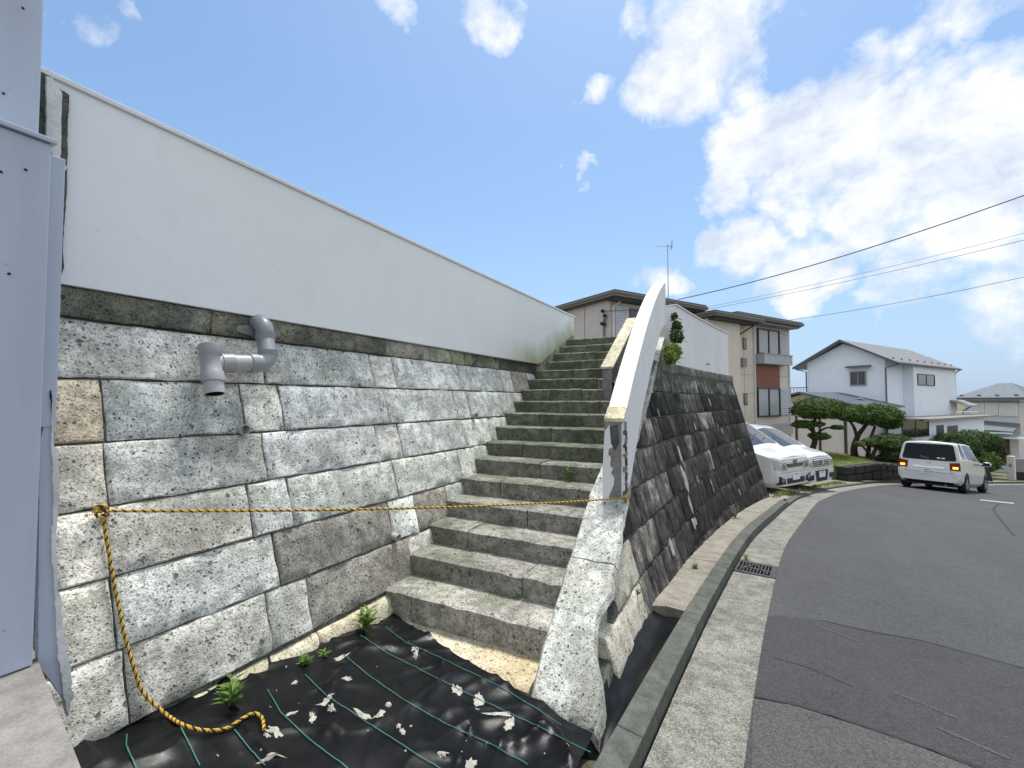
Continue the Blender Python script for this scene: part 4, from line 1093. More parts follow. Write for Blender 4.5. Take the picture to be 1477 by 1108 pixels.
w = MB(); w.lathe([(.001, .118), (RP * 1.02, .112), (RP * 1.14, .108), (RP * 1.14, .045), (RP * 1.06, .04), (RP * 1.06, -.055), (RP * 1.14, -.06), (RP * 1.14, -.115), (RP, -.118)], Tc, ax, 24); w.build('tee', M['pvc'], dp, smooth=True)
w = MB(); w.lathe([(RP * .99, -.1), (RP * .99, -.185), (RP * .90, -.185), (RP * .90, -.12), (.001, -.12)], Tc, ax, 24); ob = w.build('outlet', M['pvc_pale'], dp, smooth=True)
w = MB(); w.lathe([(RP * .895, -.181), (RP * .895, -.13), (.001, -.13)], Tc, ax, 24); w.build('bore', M['pipe_inside'], ob)
MB().prism([lw_px(*q, .058) for q in ((343, 452), (404, 461), (405, 486), (370, 487), (342, 478))], (-.05, 0, 0)).build('cement_patch', M['block_concrete'], dp, bevel=.006)

# ================================================================== ROPE
def strand_tubes(path, rad, pitch, name, parent):
    pts = [Vector(p) for p in path]
    # resample evenly
    L = [0.0]
    for a, b in zip(pts[:-1], pts[1:]): L.append(L[-1] + (b - a).length)
    tot = L[-1]; n = int(tot / (pitch / 9)); outp = []
    for k in range(n + 1):
        s = tot * k / n; i = max(j for j in range(len(L)) if L[j] <= s + 1e-9); i = min(i, len(pts) - 2)
        f = (s - L[i]) / max(1e-6, L[i + 1] - L[i]); outp.append(pts[i].lerp(pts[i + 1], f))
    for c, mat in ((0, 'rope_yellow'), (1, 'rope_yellow'), (2, 'rope_black')):
        path2 = []; prev = None
        for k, p in enumerate(outp):
            d = (outp[min(k + 1, n)] - outp[max(k - 1, 0)]).normalized()
            a = d.cross(Vector((0, 0, 1)))
            if a.length < .2: a = d.cross(Vector((1, 0, 0)))
            a.normalize()
            if prev is not None: a = (prev - d * prev.dot(d)).normalized()
            prev = a; b = d.cross(a); th = 2 * math.pi * (k / 9.0 + c / 3.0)
            path2.append(p + (a * math.cos(th) + b * math.sin(th)) * rad * .55)
        MB().tube(path2, rad * .56, 6).build('strand', M[mat], parent, smooth=True)
kn = lw_px(146, 737, .045); kp = Vector((pxr(3.6) + .012, 3.575, -.765))
ro = thing('tiger_rope', 'yellow and black twisted rope tied across the foot of the stairs', 'rope', kn)
span = []
for k in range(25):
    t = k / 24; p = kn.lerp(kp, t); p.z -= .055 * 4 * t * (1 - t) * .55; span.append(p)
strand_tubes(span, .0066, .036, 'span', ro)
tail = [kn + Vector((.0, .005, -.015))] + [lw_px(a, b, .035) for a, b in ((152, 770), (160, 815), (170, 870), (182, 925), (195, 970), (207, 1000))]
tail += [tarp_px(a, b, .014) for a, b in ((238, 1030), (265, 1046), (295, 1054), (325, 1052), (348, 1038), (366, 1029), (378, 1036), (381, 1052))]
strand_tubes(catmull(tail, 6), .0068, .036, 'tail', ro)
def knot(c, r, seed, parent):
    pts = []
    for k in range(40):
        th = k / 39 * 4.4 * math.pi
        pts.append(c + Vector((r * .7 * math.cos(th * .5 + seed) * .8, r * 1.2 * math.cos(th), r * math.sin(th) + .012 * math.sin(th * .37))))
    strand_tubes(pts, .0068, .04, 'knot', parent)
knot(kn, .018, .4, ro); knot(kp, .016, 1.4, ro)

# ================================================================== PLANTS
def leaf(mb, base, d, length, width, up=Vector((0, 0, 1)), fold=.25, droop=.3):
    d = Vector(d).normalized(); side = d.cross(up)
    if side.length < .05: side = d.orthogonal()
    side.normalize(); nrm = side.cross(d).normalized()
    p0 = Vector(base); p1 = p0 + d * length * .5 + side * width * .5 - nrm * width * fold * 0 ; p2 = p0 + d * length - nrm * length * droop * .5; p3 = p0 + d * length * .5 - side * width * .5
    mdl = p0 + d * length * .55 + nrm * (-width * fold)
    mb.add([p0, p1, p2, p3, mdl], [(0, 1, 4), (1, 2, 4), (2, 3, 4), (3, 0, 4)])
prnd = random.Random(21)
def weed(loc, h, nst, nlf, ll, label, mat='leaf_weed', group='weeds growing round the stairs', up=(0, 0, 1), spread=.5):
    t_ = thing('weed', label, 'weed', loc, 0, group)
    stem = MB(); lv = MB(); loc = Vector(loc)
    for s in range(nst):
        d = (Vector(up) + Vector((prnd.uniform(-1, 1), prnd.uniform(-1, 1), prnd.uniform(0, .3))) * spread).normalized()
        hh = h * prnd.uniform(.6, 1.0); pts = [loc + d * hh * k / 4 + Vector((0, 0, -.12 * hh * (k / 4) ** 2)) for k in range(5)]
        stem.tube(pts, [.004, .0035, .003, .002, .001], 5)
        for k in range(nlf):
            f = lerp(.15, 1.0, k / max(1, nlf - 1)); i = min(3, int(f * 4)); p = pts[i].lerp(pts[i + 1], f * 4 - i)
            a = k * 2.4 + s; ld = Vector((math.cos(a), math.sin(a), .35)) + d * .4
            leaf(lv, p, ld, ll * prnd.uniform(.7, 1.1) * (1.1 - .35 * f), ll * .28, droop=.35)
    stem.build('stem', M[mat], t_); lv.build('leaves', M[mat], t_)
    return t_
weed(tarp_px(330, 1022, -.012), .13, 4, 9, .085, 'bright green weed with pointed leaves where the rope lies on the sheet')
weed(tarp_px(525, 912, -.012), .17, 6, 8, .085, 'leafy green weed in the corner below the lowest step')
weed(tarp_px(441, 962, -.012), .07, 5, 6, .05, 'small yellowish weed at the foot of the left wall')
weed(tarp_px(468, 950, -.012), .05, 4, 5, .045, 'tiny weed beside pale base stones, left of the corner weed')
weed(Vector((-1.52, step_y(5) - .012, step_z(4))), .17, 3, 10, .055, 'thin upright weed growing from a riser halfway up the steps')
weed(Vector((-1.23, step_y(3) - .02, step_z(2))), .09, 3, 6, .05, 'weed at the parapet end of a lower step')
weed(Vector((-1.46, step_y(1) - .015, step_z(0))), .05, 3, 5, .04, 'tiny weed in the crack above the lowest step')
kq = ground_px(1076, 808, .0); weed(Vector((kq.x, kq.y, kq.z - .0)), .09, 4, 6, .05, 'small green weed beside the iron grate')
q = rw_px(968, 840); weed(P(-.56, 4.95, KERB_H - .02), .05, 5, 6, .05, 'little weed on the concrete strip above the grate')
weed(P(RW(8.0, -1.9) + .05, 8.0, KERB_H - .02), .22, 6, 10, .05, 'dry yellowish tuft at the foot of the black-stained wall', 'leaf_grass')
weed(surfR(3.45, -1.44, .03) , .05, 4, 5, .035, 'moss-like sprout in a joint of the pale stones', 'leaf_weed')
# fern bushes hanging between the parapet and the white wall
def fern(c, r, n, label, mat):
    t_ = thing('fern', label, 'fern', c, 0, 'ferns on the right wall'); lv = MB(); stm = MB()
    for k in range(n):
        a = prnd.uniform(0, 2 * math.pi); el = prnd.uniform(-.5, 1.1); d = Vector((math.cos(a) * math.cos(el), math.sin(a) * math.cos(el) - .25, math.sin(el))).normalized()
        L = r * prnd.uniform(.7, 1.25); pts = [Vector(c) + d * L * s / 7 + Vector((0, 0, -.35 * L * (s / 7) ** 2)) for s in range(8)]
        stm.tube(pts, .003, 4)
        for s in range(1, 8):
            for sg in (-1, 1):
                dd = (pts[min(s + 1, 7)] - pts[s - 1]).normalized(); sd = dd.cross(Vector((0, 0, 1))) * sg + dd * .4
                leaf(lv, pts[s], sd, L * .34 * (1.1 - s / 9), L * .13, droop=.3)
    stm.build('stem', M[mat], t_); lv.build('fronds', M[mat], t_)
_fs = thing('stone_wedge', 'dark mossy stone block under the ferns', 'stone', (RW(7.2, .5), 7.2, .4))
stone_mesh(surfR, 6.6, 6.94, .405, .62, proud=.02, seed=61, depth=.2).build('block', M['tuff_coping'], _fs, smooth=True)
# grass tufts at the parking edge
def grass(name, label, boxes, n, h, mat, kind='stuff', seed=1):
    r_ = random.Random(seed); mb = MB()
    for k in range(n):
        (x0, x1, y0, y1, zf) = boxes[k % len(boxes)]
        x, y = r_.uniform(x0, x1), r_.uniform(y0, y1)
        if x > float(np.interp(y, GEY, GEX)) - GUT_W - KERB_W - .06 - .25 * r_.random() or x < RW(y, -2.2) + .02: continue
        z = zf(x, y); a = r_.uniform(0, 6.28); hh = h * r_.uniform(.4, 1.0); w = .006 + .004 * r_.random()
        b = Vector((x, y, z - .01)); t_ = b + Vector((math.cos(a) * hh * .45, math.sin(a) * hh * .45, hh)); s_ = Vector((-math.sin(a), math.cos(a), 0)) * w
        m_ = b.lerp(t_, .55) + Vector((0, 0, hh * .12))
        mb.add([b - s_, b + s_, m_ + s_ * .8, m_ - s_ * .8, t_], [(0, 1, 2, 3), (3, 2, 4)])
    return tag(mb.build(name, M[mat]), label, 'grass', kind=kind)
gzf = lambda x, y: zg(x, y) + .04
GEX = [p.x for p in GE]; GEY = [p.y for p in GE]
grass('grass', 'green and dry grass between the stained wall end and the parked cars', [(.05, .9, 11.25, 12.5, gzf), (.2, 1.2, 12.2, 13.6, gzf)], 3800, .19, 'leaf_grass', seed=2)
grass('grass', 'thin grass in front of the second parked car', [(.8, 1.9, 13.6, 16.5, gzf), (1.3, 2.7, 16.0, 19.0, gzf)], 6500, .10, 'leaf_grass', seed=3)


# ================================================================== BACKGROUND HOUSES (street frame turned 30 degrees)
BE = R(30); U = Vector((math.sin(BE), math.cos(BE), 0)); W_ = Vector((-math.cos(BE), math.sin(BE), 0))
def F(u, v, z): return U * u + W_ * v + Vector((0, 0, z))
def fbox(mb, u0, u1, v0, v1, z0, z1):
    mb.hexa([F(u0, v0, z0), F(u0, v1, z0), F(u1, v1, z0), F(u1, v0, z0), F(u0, v0, z1), F(u0, v1, z1), F(u1, v1, z1), F(u1, v0, z1)]); return mb
def FB(*a): return fbox(MB(), *a)
def louvers(name, par, u0, u1, v, z0, z1, mat, n=12):
    fr = FB(u0, u1, v - .05, v, z0, z1).build(name, M[mat], par)
    mb = MB()
    for k in range(n):
        z = lerp(z0 + .05, z1 - .05, (k + .5) / n); h = (z1 - z0 - .1) / n
        mb.hexa([F(u0 + .04, v - .052, z - h * .42), F(u0 + .04, v - .046, z - h * .42), F(u1 - .04, v - .046, z - h * .42), F(u1 - .04, v - .052, z - h * .42), F(u0 + .04, v - .080, z - h * .30), F(u0 + .04, v - .05, z + h * .40), F(u1 - .04, v - .05, z + h * .40), F(u1 - .04, v - .080, z - h * .30)])
    mb.build('slats', M[mat], fr)
    return fr
def window_v(par, u0, u1, v, z0, z1, curtain=True, fr='frame_dark', split=True):
    """window in a wall facing -v : recess, frame, panes, curtain"""
    t_ = .055
    w = MB(); fbox(w, u0, u1, v - .04, v + .02, z0, z0 + t_); fbox(w, u0, u1, v - .04, v + .02, z1 - t_, z1); fbox(w, u0, u0 + t_, v - .04, v + .02, z0 + t_, z1 - t_); fbox(w, u1 - t_, u1, v - .04, v + .02, z0 + t_, z1 - t_)
    m = (u0 + u1) / 2
    if split: fbox(w, m - t_ / 2, m + t_ / 2, v - .035, v + .015, z0 + t_, z1 - t_)
    wo = w.build('window', M[fr], par)
    parts = ((u0 + t_, m - t_ / 2), (m + t_ / 2, u1 - t_)) if split else ((u0 + t_, u1 - t_),)
    for a, b in parts:
        if curtain:
            mb = MB(); n = 14
            mb.grid([[F(lerp(a + .01, b - .02, k / n), v + .012 + .006 * math.sin(k * 2.1), z) for k in range(n + 1)] for z in (z0 + t_, z1 - t_)])
            mb.build('curtain', M['curtain'], wo)
        FB(a, b, v - .012, v - .006, z0 + t_, z1 - t_).build('pane', M['glass_clear' if curtain else 'glass_dark'], wo)
    return wo
def slab_roof(par, u0, u1, v0, v1, z0, h):
    """flat roof with a deep banded, rounded edge"""
    bands = [(0, .18, .10, 'roof_edge'), (.18, .34, .03, 'roof_edge_light'), (.34, .62, .0, 'roof_edge'), (.62, .76, .02, 'roof_edge_light'), (.76, 1.0, .05, 'roof_edge')]
    rf = FB(u0 + .1, u1 - .1, v0 + .1, v1 - .1, z0 + h * .02, z0 + h * .98).build('roof', M['roof_edge'], par)
    for a, b, ins, mt in bands: FB(u0 + ins, u1 - ins, v0 + ins, v1 - ins, z0 + h * a, z0 + h * b).build('fascia_band', M[mt], rf)
    return rf
ap = thing('apartment_block', 'beige stepped terrace house with flat dark roofs, shutters and brown panel', 'building', F(20, 13, zg(*F(20, 13, 0).xy)))
# nearest unit (behind the stairs)
FB(12.107, 16.9, 12.505, 19.5, -2.9, 3.80).build('wall', M['siding_pinkgrey'], ap)
FB(12.30, 16.9, 12.470, 12.500, -2.9, 3.79).build('front_wall', M['siding_beige'], ap)
slab_roof(ap, 11.80, 17.3, 11.9, 20.2, 3.80, .27)
FB(11.95, 17.15, 12.05, 12.46, 3.74, 3.80).build('soffit', M['soffit_dark'], ap)
MB().tube([F(12.23, 12.42, -2.5), F(12.23, 12.42, 3.55), F(12.5, 12.30, 3.76)], .035, 10).build('downpipe', M['house_offwhite'], ap)
louvers('shutter', ap, 12.36, 13.07, 12.47, 1.6, 3.60, 'shutter', 22)
window_v(ap, 13.10, 14.3, 12.46, 1.6, 3.58, False)
for k in range(1, 5): FB(12.085, 12.107, 12.505 + k * 1.4, 12.512 + k * 1.4, -2.9, 3.79).build('seam', M['soffit'], ap)
# service cable bracket on the end wall
cg = Vector((0, 0, 0))
q0 = lambda px, py: atplane(px, py, F(12.05, 0, 0), U)
MB().tube([q0(871, 487), q0(871, 466), q0(872, 458)], .03, 8).build('conduit', M['gutter_grey'], ap)
for (a, b) in ((871, 449), (874, 456), (873, 468), (870, 467)):
    MB().lathe([(.001, -.07), (.06, -.05), (.085, 0), (.06, .05), (.001, .07)], q0(a, b) - U * .06, (0, 0, 1), 10).build('insulator', M['wall_dark'], ap, smooth=True)
MB().tube(catmull([q0(871, 449) - U * .06, q0(875, 460) - U * .1, q0(870, 470) - U * .06], 6), .02, 6).build('service_loop', M['wire'], ap)
# middle unit
FB(15.9, 18.0, 10.95, 16, -2.9, 3.25).build('wall', M['siding_beige'], ap)
slab_roof(ap, 15.7, 19.15, 10.50, 16.5, 3.24, .25)
FB(15.85, 18.85, 10.66, 10.94, 3.17, 3.23).build('soffit', M['soffit_dark'], ap)
MB().tube([F(18.03, 10.98, 2.75), F(18.5, 10.8, 3.05), F(18.75, 10.72, 3.2)], .03, 8).build('gutter_pipe', M['frame_dark'], ap)
# far unit with the windows
V3 = 11.364
FB(17.9, 22.66, V3, 18, -3.2, 3.42).build('wall', M['siding_beige'], ap)
slab_roof(ap, 17.55, 22.85, 10.72, 18.6, 3.42, .24)
FB(17.7, 22.7, 10.88, V3 - .004, 3.36, 3.42).build('soffit', M['soffit'], ap)
FB(19.66, 19.74, V3 - .07, V3, -2.9, 3.36).build('downpipe', M['house_offwhite'], ap)
FB(22.58, 22.66, V3 - .05, V3, -2.9, 3.36).build('downpipe', M['house_offwhite'], ap)
for z in (1.11, .28): FB(17.9, 19.66, V3 - .008, V3, z, z + .02).build('seam', M['soffit'], ap); FB(21.80, 22.58, V3 - .008, V3, z + .0, z + .02).build('seam', M['soffit'], ap)
FB(18.95, 18.97, V3 - .006, V3, -2.9, 3.36).build('seam', M['soffit'], ap)
window_v(ap, 19.95, 21.74, V3 - .05, 2.09, 3.24); louvers('shutter', ap, 21.76, 22.56, V3, 2.05, 3.27, 'shutter', 14)
window_v(ap, 19.85, 21.70, V3 - .05, -.74, .58); louvers('shutter', ap, 21.70, 22.52, V3, -.70, .62, 'shutter', 14)
FB(19.82, 21.74, V3 - .045, V3, .61, 1.62).build('brown_panel', M['panel_brown'], ap)
FB(18.16, 18.42, V3 - .045, V3, -.2, 1.12).build('brown_panel', M['panel_brown'], ap)
bl = FB(19.80, 22.15, V3 - .42, V3, 1.62, 2.04).build('balcony_box', M['balcony_grey'], ap)
FB(19.77, 22.18, V3 - .45, V3, 2.04, 2.075).build('rail_cap', M['frame_alu'], bl)
bl = FB(20.05, 22.2, V3 - .38, V3, -1.55, -1.05).build('balcony_box', M['house_offwhite'], ap)
for z in (2.22, -.20):
    v_ = FB(18.86, 19.12, V3 - .03, V3, z, z + .5).build('vent_window', M['frame_dark'], ap); FB(18.90, 19.08, V3 - .034, V3 - .03, z + .04, z + .46).build('pane', M['wall_grey'], v_)
ac = FB(18.42, 18.72, V3 - .28, V3, 1.42, 1.80).build('air_conditioner', M['wall_grey'], ap)
FB(18.80, 18.92, V3 - .10, V3, 1.46, 1.86).build('meter_box', M['ac_white'], ap)
# roof antenna on the nearest unit
b0 = atdepth(964, 436, 19.5); t0 = atdepth(964, 352, 19.5)
an = thing('roof_antenna', 'thin television antenna mast on the nearest flat roof', 'antenna', Vector((b0.x, b0.y, 4.05)))
MB().tube([Vector((b0.x, b0.y, 4.06)), Vector((b0.x, b0.y, t0.z))], .018, 6).build('mast', M['antenna'], an)
tp = Vector((b0.x, b0.y, t0.z - .1)); rt = Vector((math.cos(YAW), math.sin(YAW), 0)); fw_ = Vector((-math.sin(YAW), math.cos(YAW), 0))
boom_a, boom_b = tp + rt * -.35 + fw_ * .3 + Vector((0, 0, .12)), tp + rt * .15 - fw_ * .2
MB().tube([boom_a, boom_b], .012, 6).build('boom', M['antenna'], an)
for k in range(6):
    c = boom_a.lerp(boom_b, k / 5); MB().tube([c - (rt * .5 + fw_ * .85) * .13, c + (rt * .5 + fw_ * .85) * .13], .007, 5).build('element', M['antenna'], an)
MB().tube([tp + rt * .15 + Vector((0, 0, -.12)), tp + rt * .2 + Vector((0, 0, .28))], .014, 6).build('reflector', M['frame_dark'], an)
MB().tube([tp + rt * .02 + Vector((0, 0, .05)), tp + rt * .22 + Vector((0, 0, -.02))], .012, 6).build('reflector_arm', M['antenna'], an)

# ---- white two-storey house
PWp = atdepth(1278, 577, 29.0); wu, wv = PWp.dot(U), PWp.dot(W_)
wh = thing('white_house', 'white two-storey house with a grey gable roof and low front roof', 'house', F(wu + 4, wv + 2, -4.0))
GW, EL = 4.62, 11.4
ez, az = 2.72, 4.02
mb = MB(); pr = [(wv, -4.2), (wv + GW, -4.2), (wv + GW, ez), (wv + GW / 2, az - .14), (wv, ez)]
a_ = [F(wu, v, z) for v, z in pr]; b_ = [F(wu + EL, v, z) for v, z in pr]
mb.add(a_ + b_, [(0, 1, 2, 3, 4), (5, 6, 7, 8, 9)] + [(k, (k + 1) % 5, 5 + (k + 1) % 5, 5 + k) for k in range(5)])
mb.build('wall', M['house_white'], wh)
FB(wu + 2.9, wu + EL - .02, wv - .55, wv - .001, -4.2, ez - .28).build('bay', M['house_white'], wh)
def roof_plane(par, name, v0, z0, v1, z1, u0, u1, th, mat, fas):
    n = Vector((0, 0, th))
    mb = MB(); mb.hexa([F(u0, v0, z0), F(u0, v1, z1), F(u1, v1, z1), F(u1, v0, z0), F(u0, v0, z0) + n, F(u0, v1, z1) + n, F(u1, v1, z1) + n, F(u1, v0, z0) + n])
    r = mb.build(name, M[mat], par)
    mb = MB(); mb.hexa([F(u0 - .03, v0, z0 - .02), F(u0 - .03, v1, z1 - .02), F(u0 - .002, v1, z1 - .02), F(u0 - .002, v0, z0 - .02), F(u0 - .03, v0, z0 + th - .01), F(u0 - .03, v1, z1 + th - .01), F(u0 - .002, v1, z1 + th - .01), F(u0 - .002, v0, z0 + th - .01)])
    mb.build('verge_board', M[fas], r)
    return r
sl = (az - ez) / (GW / 2); ov = .75
rr_ = roof_plane(wh, 'roof_slope', wv - ov, ez - ov * sl, wv + GW / 2, az, wu - .55, wu + EL + .4, .13, 'roof_slate', 'gutter_grey')
for k in range(9): # snow guards
    c = F(lerp(wu + .4, wu + EL, k / 8), wv - .3, ez - .3 * sl + .16); MB().box(-.05, .05, -.05, .05, -.04, .04, Matrix.Translation(c)).build('snow_guard', M['gutter_grey'], rr_)
roof_plane(wh, 'roof_slope', wv + GW + ov, ez - ov * sl, wv + GW / 2, az, wu - .55, wu + EL + .4, .13, 'roof_slate', 'gutter_grey')
MB().tube([F(wu - .5, wv - ov - .03, ez - ov * sl + .04), F(wu + EL + .4, wv - ov - .03, ez - ov * sl + .04)], .06, 8).build('eaves_gutter', M['gutter_grey'], wh)
for (pu, dv) in ((wu - .06, -.05), (wu - .06, GW + .05)):
    e_ = -ov if dv < 0 else GW + ov
    MB().tube([F(pu, wv + e_, ez - ov * sl), F(pu, wv + dv, ez - ov * sl - .22), F(pu, wv + dv, -.4 if dv > 0 else -.3)], .045, 8).build('downpipe', M['gutter_grey'], wh)
MB().tube([F(wu + EL + .05, wv - ov, ez - ov * sl), F(wu + EL + .05, wv - .5, ez - ov * sl - .25), F(wu + EL + .05, wv - .5, -1.0)], .045, 8).build('downpipe', M['gutter_grey'], wh)
def window_u(par, u, v0, v1, z0, z1, fr='frame_alu', pane='glass_dark', depth=.08):
    """window in a wall facing the camera (-u)"""
    t_ = .06; w = MB()
    fbox(w, u - depth, u + .01, v0, v1, z0, z0 + t_); fbox(w, u - depth, u + .01, v0, v1, z1 - t_, z1); fbox(w, u - depth, u + .01, v0, v0 + t_, z0 + t_, z1 - t_); fbox(w, u - depth, u + .01, v1 - t_, v1, z0 + t_, z1 - t_)
    m = (v0 + v1) / 2; fbox(w, u - depth * .8, u, m - .025, m + .025, z0 + t_, z1 - t_)
    wo = w.build('window', M[fr], par)
    for a, b in ((v0 + t_, m - .025), (m + .025, v1 - t_)): FB(u - .02, u - .012, a, b, z0 + t_, z1 - t_).build('pane', M[pane], wo)
    return wo
on_u = lambda px, py, u: (lambda q: (q.dot(W_), q.z))(atplane(px, py, U * u, U))
on_v = lambda px, py, v: (lambda q: (q.dot(U), q.z))(atplane(px, py, W_ * v, W_))
(v1_, z1_), (v0_, z0_) = on_u(1226, 536, wu), on_u(1250, 556, wu)
window_u(wh, wu, v0_, v1_, z0_, z1_)
(hv1, hz), (hv0, _h) = on_u(1219, 530, wu - .3), on_u(1254, 530, wu - .3)
MB().hexa([F(wu - .4, hv0, hz - .06), F(wu - .4, hv1, hz - .06), F(wu, hv1, hz + .02), F(wu, hv0, hz + .02), F(wu - .4, hv0, hz), F(wu - .4, hv1, hz), F(wu, hv1, hz + .10), F(wu, hv0, hz + .10)]).build('window_hood', M['gutter_grey'], wh)
(u0_, z1_), (u1_, z0_) = on_v(1323, 539, wv - .56), on_v(1348, 557, wv - .56)
window_v(wh, u0_, u1_, wv - .56, z0_, z1_, False)
# low front wing: ridge runs towards the camera, one slope falls towards the road
lu0, lu1 = wu - 5.66, wu - .002
rv_, rz_ = wv + 2.51, .45
roof_plane(wh, 'low_roof', wv - .95, -.44, rv_, rz_, lu0, lu1, .09, 'roof_blue', 'gutter_grey')
roof_plane(wh, 'low_roof', rv_ + 3.4, -.40, rv_, rz_, lu0, lu1, .09, 'roof_blue', 'gutter_grey')
FB(lu0 + .45, wu - .004, wv - .35, rv_ + 2.9, -4.3, -.52).build('low_wall', M['house_offwhite'], wh)
mb = MB(); mb.prism([F(lu0 + .46, wv - .35, -.51), F(lu0 + .46, rv_ + 2.9, -.51), F(lu0 + .46, rv_, rz_ - .06)], U * 4.9); mb.build('low_gable', M['siding_beige'], wh)
FB(lu0 + .25, lu0 + .44, wv - .6, rv_ + 3.1, -.78, -.58).build('beam', M['soffit_dark'], wh)
# roof ventilator
q = F(wu - 2.2, wv + .6, -.02); MB().lathe([(.06, -.2), (.06, .12), (.26, .12), (.05, .2), (.001, .2)], q, (0, 0, 1), 12).build('ventilator', M['gutter_grey'], wh)
# porch on the road side: flat slab, dark window
pv = wv - 2.3
FB(wu - 1.9, wu + EL + .3, pv - .35, wv - .002, -1.20, -1.06).build('porch_slab', M['roof_edge_light'], wh)
FB(wu - 1.5, wu + EL - 1.5, pv, wv - .56, -4.6, -1.21).build('porch_wall', M['house_white'], wh)
(u0_, z1_), (u1_, z0_) = on_v(1301, 607, pv - .02), on_v(1340, 629, pv - .02)
window_v(wh, u0_, u1_, pv, z0_, z1_, False)
FB(u1_ + 1.3, u1_ + 2.6, pv - .01, pv + .01, -4.6, -1.5).build('door', M['frame_dark'], wh)
FB(u1_ + 3.2, u1_ + 5.2, pv - .01, pv + .01, -3.0, -1.6).build('door', M['frame_dark'], wh)
# small canopy
c0 = F(wu + EL - .8, wv - .55, -.02); 
MB().hexa([F(wu + EL - 1.6, wv - 1.5, -.42), F(wu + EL - 1.6, wv - .5, -.02), F(wu + EL + 1.2, wv - .5, -.02), F(wu + EL + 1.2, wv - 1.5, -.42), F(wu + EL - 1.6, wv - 1.5, -.36), F(wu + EL - 1.6, wv - .5, .05), F(wu + EL + 1.2, wv - .5, .05), F(wu + EL + 1.2, wv - 1.5, -.36)]).build('canopy', M['wall_grey'], wh)
MB().tube([F(wu + EL - .5, wv - 1.45, -.45), F(wu + EL - .5, wv - 1.0, -.8), F(wu + EL - .5, wv - 1.0, -1.1)], .04, 8).build('downpipe', M['gutter_grey'], wh)
MB().tube([F(wu + 4, wv - 2.3, -1.0), F(wu + 4, wv - 2.3, -.75), F(wu + 8.5, wv - 2.3, -.8), F(wu + 9, wv - 2.3, -1.0)], .03, 6).build('roof_rail', M['house_offwhite'], wh)
# roof terrace railing left of the house
rl = thing('terrace_railing', 'dark metal railing left of the white house', 'railing', F(wu + .5, wv + GW + 1.2, .0))
for k in range(9):
    v = wv + GW + .15 + k * .22; MB().tube([F(wu + .6, v, .15), F(wu + .6, v, .95)], .018, 5).build('baluster', M['frame_dark'], rl)
MB().tube([F(wu + .6, wv + GW, .95), F(wu + .6, wv + GW + 2.0, .95)], .03, 6).build('rail', M['frame_dark'], rl)
FB(wu + .58, wu + .64, wv + GW, wv + GW + 2.0, .0, .35).build('kick_panel', M['wall_grey'], rl)
FB(wu + .55, wu + 3, wv + GW, wv + GW + 2.1, -4.2, .05).build('terrace_base', M['house_offwhite'], rl)
# white garden fence behind the pruned pines
fe = thing('garden_fence', 'white panel fence with dark posts behind the pruned pines', 'fence', F(lu0 - 1.6, wv + 3, -2.6))
fu = lu0 - 1.6
for k in range(6):
    v = wv - .6 + k * 1.25
    FB(fu, fu + .05, v + .06, v + 1.19, -3.2, -.98).build('panel', M['house_offwhite'], fe)
    FB(fu - .04, fu + .08, v - .06, v + .05, -3.2, -.90).build('post', M['frame_dark'], fe)
FB(fu - .08, fu + .12, wv + 2.0, wv + 7.0, -.90, -.80).build('top_rail', M['soffit_dark'], fe)

# ---- far hipped house
PFp = atdepth(1392, 577, 40.0); hu, hv = PFp.dot(U), PFp.dot(W_)
fh = thing('hipped_house', 'pale two-storey house with grey-green hipped roof at the right edge', 'house', F(hu + 3, hv - 5, -5.0))
HD = 9.0; HW = 2 * (hv - (lambda q: q.dot(W_))(atplane(1450, 560, U * (hu + HD / 2), U)))
FB(hu, hu + HD, hv - HW, hv, -6, .10).build('wall', M['house_offwhite'], fh)
def hip(par, u0, u1, v0, v1, z0, h, mat, ridge=.3):
    m_u = (u0 + u1) / 2; ra, rb = lerp(v0, v1, .5 - ridge / 2), lerp(v0, v1, .5 + ridge / 2)
    p = [F(u0, v0, z0), F(u0, v1, z0), F(u1, v1, z0), F(u1, v0, z0), F(m_u, ra, z0 + h), F(m_u, rb, z0 + h)]
    mb = MB(); mb.add(p, [(0, 1, 5, 4), (1, 2, 5), (2, 3, 4, 5), (3, 0, 4), (0, 3, 2, 1)]); return mb.build('hip_roof', M[mat], par)
hp = hip(fh, hu - .7, hu + HD + .7, hv - HW - .7, hv + .7, .22, 1.35, 'roof_teal', .18)
FB(hu - .74, hu - .70, hv - HW - .7, hv + .7, .10, .24).build('eaves_board', M['gutter_grey'], hp)
for k in range(10):
    c = F(hu - .1, hv + .2 - k * 1.1, .22 + .22); MB().box(-.12, .12, -.06, .06, -.04, .05, Matrix.Translation(c) @ Matrix.Rotation(-BE, 4, 'Z')).build('snow_guard', M['gutter_grey'], hp)
FB(hu - .7, hu, hv - HW - .6, hv + .6, .02, .10).build('soffit', M['soffit'], fh)
(va, za), (vb, zb) = on_u(1397, 581, hu), on_u(1442, 598, hu)
for (pa, pb, zz0, zz1) in ((1398, 1420, zb, za), (1421, 1440, zb - .02, za), (1441, 1467, zb - .12, za + .0)):
    a, b = on_u(pb, 590, hu)[0], on_u(pa, 590, hu)[0]
    s_ = FB(hu - .12, hu, a, b, zz0, zz1).build('shutter_box', M['house_white'], fh); FB(hu - .14, hu - .11, a + .05, b - .05, zz0 + .05, zz1 - .05).build('shutter_panel', M['post_white'], s_)
FB(hu - .13, hu, on_u(1477, 590, hu)[0], on_u(1392, 590, hu)[0], za + .02, za + .08).build('string_course', M['wall_grey'], fh)
